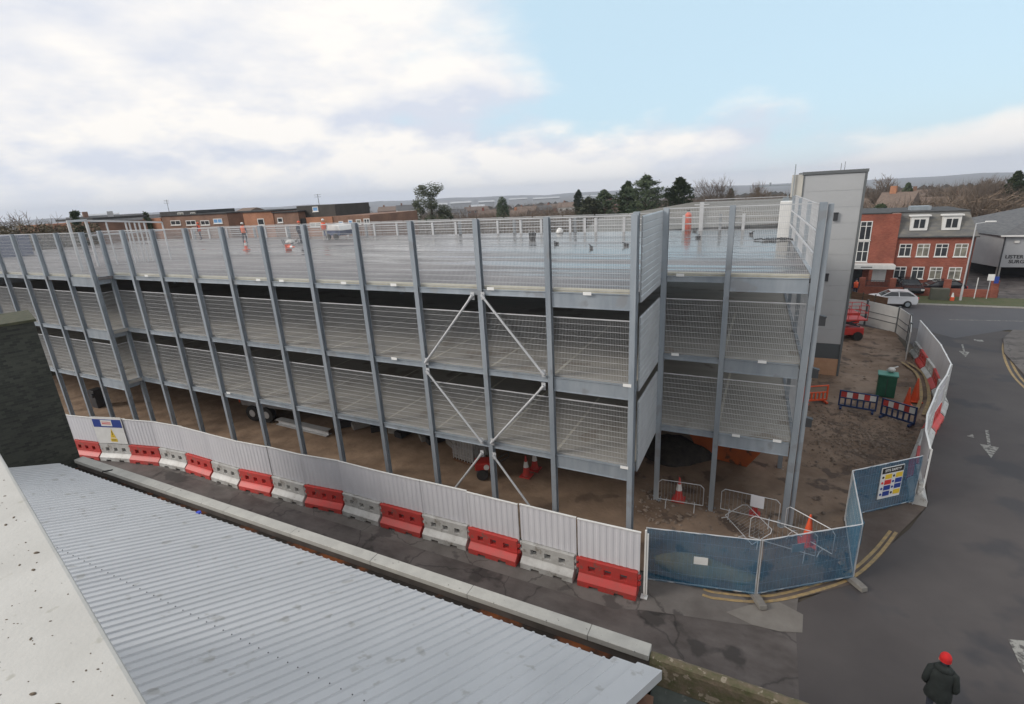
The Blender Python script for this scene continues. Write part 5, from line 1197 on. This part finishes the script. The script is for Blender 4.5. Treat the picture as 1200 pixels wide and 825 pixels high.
# leafless woodland masses: countless small crowns
def wood_clump():
    rnd = random.Random(5); b = MB()
    def crown(x, y, z, h, w, n):
        b.add([(x-.13,y,z),(x+.13,y,z),(x+rnd.gauss(0,.3),y,z+h*.8)],[(0,1,2)])
        for i in range(n):
            u = rnd.random(); p = Vector((x,y,z+h*(.12+.62*u)))+Vector((rnd.gauss(0,w*.23),rnd.gauss(0,w*.23),0))
            d = Vector((p.x-x,p.y-y,rnd.uniform(.2,1.0)*w*.6)).normalized(); d = (d+Vector((rnd.gauss(0,.35),rnd.gauss(0,.35),rnd.gauss(0,.3)))).normalized()
            s = rnd.uniform(.12,.28)*h; sd = d.orthogonal().normalized()*rnd.uniform(.02,.06)*(1+h*.02); b.add([p-sd,p+sd,p+d*s],[(0,1,2)])
    def put(az, r, h, n):
        x = r*math.sin(R_(az)); y = r*math.cos(R_(az)); crown(x, y, terrain_z(x,y), h, h*.75, n)
    def wood(n, az0, az1, r0, r1, e0, e1, tw_):
        for k in range(n):
            az = rnd.uniform(az0,az1); r = rnd.uniform(r0,r1); el = e0+(e1-e0)*rnd.random()**.8; zt_ = CAMZ+r*math.tan(R_(el)); gz = terrain_z(r*math.sin(R_(az)), r*math.cos(R_(az)))
            put(az, r, max(4.5,min(15,zt_-gz)), tw_)
    wood(900, 5, 24, 95, 330, -3.4, -.75, 150)
    wood(300, 14, 24, 95, 200, -2.0, -.3, 170)
    wood(420, -8, 5, 100, 300, -2.6, -.7, 110)
    wood(620, -45, -8, 170, 650, -2.6, -.9, 70)
    wood(620, -45, -8, 95, 260, -3.0, -1.3, 110)
    wood(900, -45, -5, 260, 900, -2.0, -.55, 60)
    wood(220, -75, -45, 150, 500, -2.0, -.5, 60)
    return b
struct(wood_clump().build('bare_woodland', twig_r), 'stuff')
def far_woods():
    rnd = random.Random(9); b = MB()
    for k in range(5200):
        az = rnd.uniform(-78,28); r = 450*math.exp(rnd.random()*1.6); x = r*math.sin(R_(az)); y = r*math.cos(R_(az)); z = terrain_z(x,y); h = rnd.uniform(6,12)
        w = h*rnd.uniform(.6,1.5); n = 7
        c = [(x+w*math.cos(2*math.pi*i/n)*rnd.uniform(.7,1.2), y+w*math.sin(2*math.pi*i/n)*rnd.uniform(.7,1.2), z+h*.4*rnd.uniform(.6,1.3)) for i in range(n)]; o = len(b.v)
        b.add([(x,y,z+h)]+c+[(p[0],p[1],z-1) for p in c], [(0,i+1,(i+1)%n+1) for i in range(n)]+[(i+1,n+i+1,n+(i+1)%n+1,(i+1)%n+1) for i in range(n)])
    return b
struct(far_woods().build('distant_woods', mat('distant_wood_colour',(.042,.034,.028),(.032,.033,.026),.01,.95)), 'stuff')
hd = MB(); rnd = random.Random(3)
for k in range(9000):
    px = rnd.uniform(-6,115); dist = rnd.uniform(75,80); p = atd(px, 263.5-px*.02+.8*math.sin(px*.21)+rnd.gauss(0,.4), dist); zz = rnd.uniform(0,1)
    p.z = terrain_z(p.x,p.y)+ (p.z-.1)*zz; d = Vector((rnd.gauss(0,1),rnd.gauss(0,1),rnd.gauss(0,.8))).normalized()*.3; u = d.orthogonal().normalized()*.1; hd.add([p-u,p+u,p+d],[(0,1,2)])
o = hd.build('hedge', mat('brown_hedge',(.085,.07,.045),(.12,.10,.065),1,.95)); tag(o, 'long dark brown hedge behind the left end of the deck', 'hedge')

# far houses
def house(px, py_ridge, dist, w, dep, m_w, m_r, label, rz=0, chim=True, wins=3, wallh=None):
    p = atd(px, py_ridge, dist); gz = terrain_z(p.x,p.y); az = math.atan2(p.x,p.y)
    ht = p.z-gz; rh = min(2.6, ht*.35); wh = ht-rh
    t = thing('house', label, 'house', (p.x,p.y,gz), -az+rz, 'houses beyond the car park')
    MB().box(-w/2,w/2,0,dep,-1,wh).build('wall', m_w, t)
    b = MB(); b.prism([(-.4,wh-.1),(dep+.4,wh-.1),(dep/2,wh+rh)],'x',-w/2-.3,w/2+.3); r = b.build('roof', m_r, t)
    if chim: MB().box(-w*.3,-w*.3+.9,dep/2-.4,dep/2+.4,wh+rh*.4,wh+rh+1.0).build('chimney', m_w if m_w is not white_p else brick_brown, r)
    for i in range(wins):
        x = -w/2+w*(i+.5)/wins
        b = MB(); b.box(x-.75,x+.75,-.08,-.002,wh-1.9,wh-.55); f = b.build('window', white_p, t); MB().box(x-.62,x+.62,-.12,-.082,wh-1.78,wh-.67).build('pane', glass, f)
HS = [(668,238,190,14,8,white_p,tile_roof,'white-walled house with brown roof left of the bushy conifers'),
 (615,243,200,12,8,brick_brown,tile_roof,'brown house with pale windows, left of the twelfth column top'),
 (634,242,210,14,8,brick_brown,slate,'slate-roofed brick house behind the column left of the corner'),
 (650,240,230,14,8,brick_red,tile_roof,'red brick house just left of the white-walled house'),
 (606,247,140,7,6,brick_orange,tile_roof,'small pale gabled house low behind the rail'),
 (537,246,210,12,8,grey_render,slate,'grey house right of the tall ragged evergreen'),
 (560,243,260,18,9,brick_brown,tile_roof,'long brown roofed house left of the round evergreen'),
 (572,247,150,8,6,brick_red,tile_roof,'small red brick house with chimney below the round evergreen'),
 (478,241,190,12,8,white_p,slate,'pale house left of the tall ragged evergreen'),
 (455,243,220,14,8,brick_brown,tile_roof,'brown house behind the end of the long flats'),
 (418,241,230,12,8,grey_render,slate,'grey house above the long flats'),
 (405,243,260,14,8,white_p,tile_roof,'pale gabled house above the dark top storey of the flats'),
 (720,234,220,14,8,brick_red,tile_roof,'red house glimpsed between the conifers'),
 (1047,226,108,4.5,8,brick_orange,tile_roof,'orange brick gabled house between the tower and the office roof'),
 (1080,232,120,22,8,brick_brown,tile_roof,'long brown roofed terrace behind the office roof'),
 (1125,231,125,9,8,white_p,slate,'white-walled house among the trees above the right dormer'),
 (1180,231,150,12,8,brick_brown,slate,'house with a pale gable among trees at the right edge'),
 (1100,222,190,20,8,brick_brown,tile_roof,'brown roofed terrace higher in the woods above the office'),
 (130,252,150,14,8,white_p,slate,'pale low house on the skyline behind the ramp guard'),
 (150,253,120,10,8,grey_render,slate,'grey house left of the brown flats')]
for h in HS:
    far = 1.55 if 400 < h[0] < 740 else 1.0
    house(h[0], h[1]-(1 if far > 1 else 0), h[2]*far, *h[3:7], h[7], rz=random.uniform(-.35,.35), wins=4 if h[3] > 12 else 2)
mat_far = mat('pale_far_roof', (.42,.43,.44), (.34,.35,.36), .05, .6)
# pale warehouses far off
for i,(px,py,d,w,hh) in enumerate([(540,236,900,70,9),(570,235,1000,60,9),(607,232,1300,90,10),(640,231,1100,110,9),(560,240,600,30,7),(690,229,1500,120,10),(735,226,1400,60,10),(515,238,700,40,8),(125,250,1500,90,10),(105,251,1200,50,9)]):
    p = atd(px,py,d); gz = terrain_z(p.x,p.y); az = math.atan2(p.x,p.y)
    t = thing('warehouse', f'long white warehouse far off on the plain, {ORD[i]} of ten', 'warehouse', (p.x,p.y,p.z-hh), -az, 'white warehouses far off')
    MB().box(-w/2,w/2,0,40,-30,hh*.72).build('wall', mat_wh if i else mat('pale_cladding_far',(.5,.5,.5),rough=.6), t) if False else MB().box(-w/4,w/4,0,40,-40,hh*.7).build('wall', grey_render, t)
    b = MB(); b.prism([(-1,hh*.7+.01),(41,hh*.7+.01),(20,hh)],'x',-w/4-.5,w/4+.5); b.build('roof', mat_far, t)

# ================================================================== AIR
hz_on = True
if hz_on:
    hb = MB().box(-6200,6200,-6200,6200,-420,90)
    m = bpy.data.materials.new('haze_air'); m.use_nodes = True; nt = m.node_tree; nt.nodes.clear(); out_ = nt.nodes.new('ShaderNodeOutputMaterial'); pv = nt.nodes.new('ShaderNodeVolumePrincipled')
    pv.inputs['Color'].default_value = (.80,.87,1,1); pv.inputs['Density'].default_value = .00022; nt.links.new(pv.outputs[0], out_.inputs['Volume'])
    o = hb.build('haze', m); struct(o, 'stuff')

# ================================================================== SKY, SUN, CAMERA
W = bpy.data.worlds.new('World'); S.world = W; W.use_nodes = True; nt = W.node_tree; N = nt.nodes; L = nt.links
bg = N['Background']; SUN_EL, SUN_AZ = R_(30), R_(-128)     # veiled sun behind the camera's left shoulder
sky = N.new('ShaderNodeTexSky'); sky.sky_type = 'NISHITA'; sky.sun_disc = False; sky.sun_elevation = SUN_EL; sky.sun_rotation = SUN_AZ+math.pi*0; sky.air_density = 1.0; sky.dust_density = 1.5; sky.ozone_density = 1.2
tc = N.new('ShaderNodeTexCoord'); sep = N.new('ShaderNodeSeparateXYZ'); L.new(tc.outputs['Generated'], sep.inputs[0])
def math_(op, a, b=None, c=None, clamp=False):
    n = N.new('ShaderNodeMath'); n.operation = op; n.use_clamp = clamp
    for i,v in enumerate((a,b,c)):
        if v is None: continue
        if hasattr(v,'is_linked') or hasattr(v,'links'): L.new(v, n.inputs[i])
        else: n.inputs[i].default_value = v
    return n.outputs[0]
zc = math_('MAXIMUM', sep.outputs[2], 0.0)
den = math_('ADD', zc, .14)
u = math_('DIVIDE', sep.outputs[0], den); v = math_('DIVIDE', sep.outputs[1], den)
cmb = N.new('ShaderNodeCombineXYZ'); L.new(u, cmb.inputs[0]); L.new(v, cmb.inputs[1])
n1 = N.new('ShaderNodeTexNoise'); n1.inputs['Scale'].default_value = .62; n1.inputs['Detail'].default_value = 9; n1.inputs['Roughness'].default_value = .56; n1.inputs['Distortion'].default_value = .25; L.new(cmb.outputs[0], n1.inputs['Vector'])
mp2 = N.new('ShaderNodeMapping'); mp2.inputs['Location'].default_value = (3.1,1.7,0); L.new(cmb.outputs[0], mp2.inputs[0])
n2 = N.new('ShaderNodeTexNoise'); n2.inputs['Scale'].default_value = .9; n2.inputs['Detail'].default_value = 8; n2.inputs['Roughness'].default_value = .6; L.new(mp2.outputs[0], n2.inputs['Vector'])
# clear patch: centred up and to the right of the view (azimuth about +2 deg, elevation about 17 deg); clouds elsewhere
ca, ce = R_(12), R_(20)
vd = N.new('ShaderNodeVectorMath'); vd.operation = 'SUBTRACT'; L.new(tc.outputs['Generated'], vd.inputs[0]); vd.inputs[1].default_value = (math.sin(ca)*math.cos(ce), math.cos(ca)*math.cos(ce), math.sin(ce))
vs_ = N.new('ShaderNodeVectorMath'); vs_.operation = 'MULTIPLY'; L.new(vd.outputs[0], vs_.inputs[0]); vs_.inputs[1].default_value = (1.0,1.0,2.0)
vl = N.new('ShaderNodeVectorMath'); vl.operation = 'LENGTH'; L.new(vs_.outputs[0], vl.inputs[0])
patch = N.new('ShaderNodeMapRange'); patch.inputs['From Min'].default_value = .36; patch.inputs['From Max'].default_value = .86; patch.inputs['To Min'].default_value = -.30; patch.inputs['To Max'].default_value = .22; L.new(vl.outputs['Value'], patch.inputs['Value'])
lowb = N.new('ShaderNodeMapRange'); lowb.inputs['From Min'].default_value = .07; lowb.inputs['From Max'].default_value = .13; lowb.inputs['To Min'].default_value = .15; lowb.inputs['To Max'].default_value = 0; L.new(zc, lowb.inputs['Value'])
def dirnoise(dz):
    mp_ = N.new('ShaderNodeMapping'); mp_.inputs['Scale'].default_value = (1,1,2.3); mp_.inputs['Location'].default_value = (.4,.9,dz); L.new(tc.outputs['Generated'], mp_.inputs[0])
    n_ = N.new('ShaderNodeTexNoise'); n_.inputs['Scale'].default_value = 4.2; n_.inputs['Detail'].default_value = 8; n_.inputs['Roughness'].default_value = .52; L.new(mp_.outputs[0], n_.inputs['Vector']); return n_.outputs['Fac']
nA = dirnoise(0); nB = dirnoise(.075)
hi_ = N.new('ShaderNodeMapRange'); hi_.inputs['From Min'].default_value = .10; hi_.inputs['From Max'].default_value = .32; L.new(zc, hi_.inputs['Value'])
nmix = N.new('ShaderNodeMix'); nmix.data_type = 'FLOAT'; L.new(hi_.outputs[0], nmix.inputs[0]); L.new(nA, nmix.inputs[2]); L.new(n1.outputs['Fac'], nmix.inputs[3])
cov = math_('ADD', math_('ADD', nmix.outputs[0], patch.outputs[0]), lowb.outputs[0])
cm = N.new('ShaderNodeMapRange'); cm.inputs['From Min'].default_value = .42; cm.inputs['From Max'].default_value = .66; L.new(cov, cm.inputs['Value']); cm.interpolation_type = 'SMOOTHSTEP'
shd = math_('MULTIPLY_ADD', math_('SUBTRACT', nA, nB), 1.3, .50)
smix = N.new('ShaderNodeMix'); smix.data_type = 'FLOAT'; L.new(hi_.outputs[0], smix.inputs[0]); L.new(shd, smix.inputs[2]); L.new(n2.outputs['Fac'], smix.inputs[3])
ccol = N.new('ShaderNodeValToRGB'); L.new(smix.outputs[0], ccol.inputs[0])
cr = ccol.color_ramp; cr.elements[0].position = .38; cr.elements[0].color = (.66,.70,.79,1); cr.elements[1].position = .60; cr.elements[1].color = (.95,.92,.88,1)
sc = N.new('ShaderNodeVectorMath'); sc.operation = 'SCALE'; L.new(ccol.outputs[0], sc.inputs[0])
CLOUD = 7.6
sc.inputs['Scale'].default_value = CLOUD
skyb = N.new('ShaderNodeMix'); skyb.data_type = 'RGBA'; skyb.inputs['Factor'].default_value = .8; L.new(sky.outputs[0], skyb.inputs['A']); skyb.inputs['B'].default_value = (4.5,6.0,6.9,1)
mx = N.new('ShaderNodeMix'); mx.data_type = 'RGBA'; L.new(cm.outputs[0], mx.inputs['Factor']); L.new(skyb.outputs['Result'], mx.inputs['A']); L.new(sc.outputs[0], mx.inputs['B'])
# pale band just over the skyline
hzb = N.new('ShaderNodeMapRange'); hzb.inputs['From Min'].default_value = .0; hzb.inputs['From Max'].default_value = .07; hzb.inputs['To Min'].default_value = .6; hzb.inputs['To Max'].default_value = 0; L.new(zc, hzb.inputs['Value'])
mx3 = N.new('ShaderNodeMix'); mx3.data_type = 'RGBA'; L.new(hzb.outputs[0], mx3.inputs['Factor']); L.new(mx.outputs['Result'], mx3.inputs['A']); mx3.inputs['B'].default_value = (6.6,6.6,6.55,1)
L.new(mx3.outputs['Result'], bg.inputs['Color']); bg.inputs['Strength'].default_value = .125
sl = bpy.data.lights.new('sun', 'SUN'); sl.energy = 1.9; sl.angle = R_(20); sl.color = (1,.93,.85)
so = bpy.data.objects.new('sun', sl); COL.objects.link(so)
dv = Vector((math.sin(SUN_AZ)*math.cos(SUN_EL), math.cos(SUN_AZ)*math.cos(SUN_EL), math.sin(SUN_EL))); so.rotation_euler = dv.to_track_quat('Z','Y').to_euler(); so.location = (0,0,60)
cam = bpy.data.cameras.new('camera'); cam.sensor_width = 36; cam.lens = F_PX/1200*36; cam.clip_start = .05; cam.clip_end = 20000
co = bpy.data.objects.new('camera', cam); COL.objects.link(co); S.camera = co
co.matrix_world = Matrix(((CR.x,CU.x,-CW.x,0),(CR.y,CU.y,-CW.y,0),(CR.z,CU.z,-CW.z,CAMZ),(0,0,0,1)))
S.view_settings.view_transform = 'Standard'; S.view_settings.look = 'None'; S.view_settings.exposure = .24; S.view_settings.gamma = 1
S.render.engine = 'CYCLES'; S.cycles.volume_bounces = 0; S.cycles.max_bounces = 6; S.cycles.transparent_max_bounces = 12
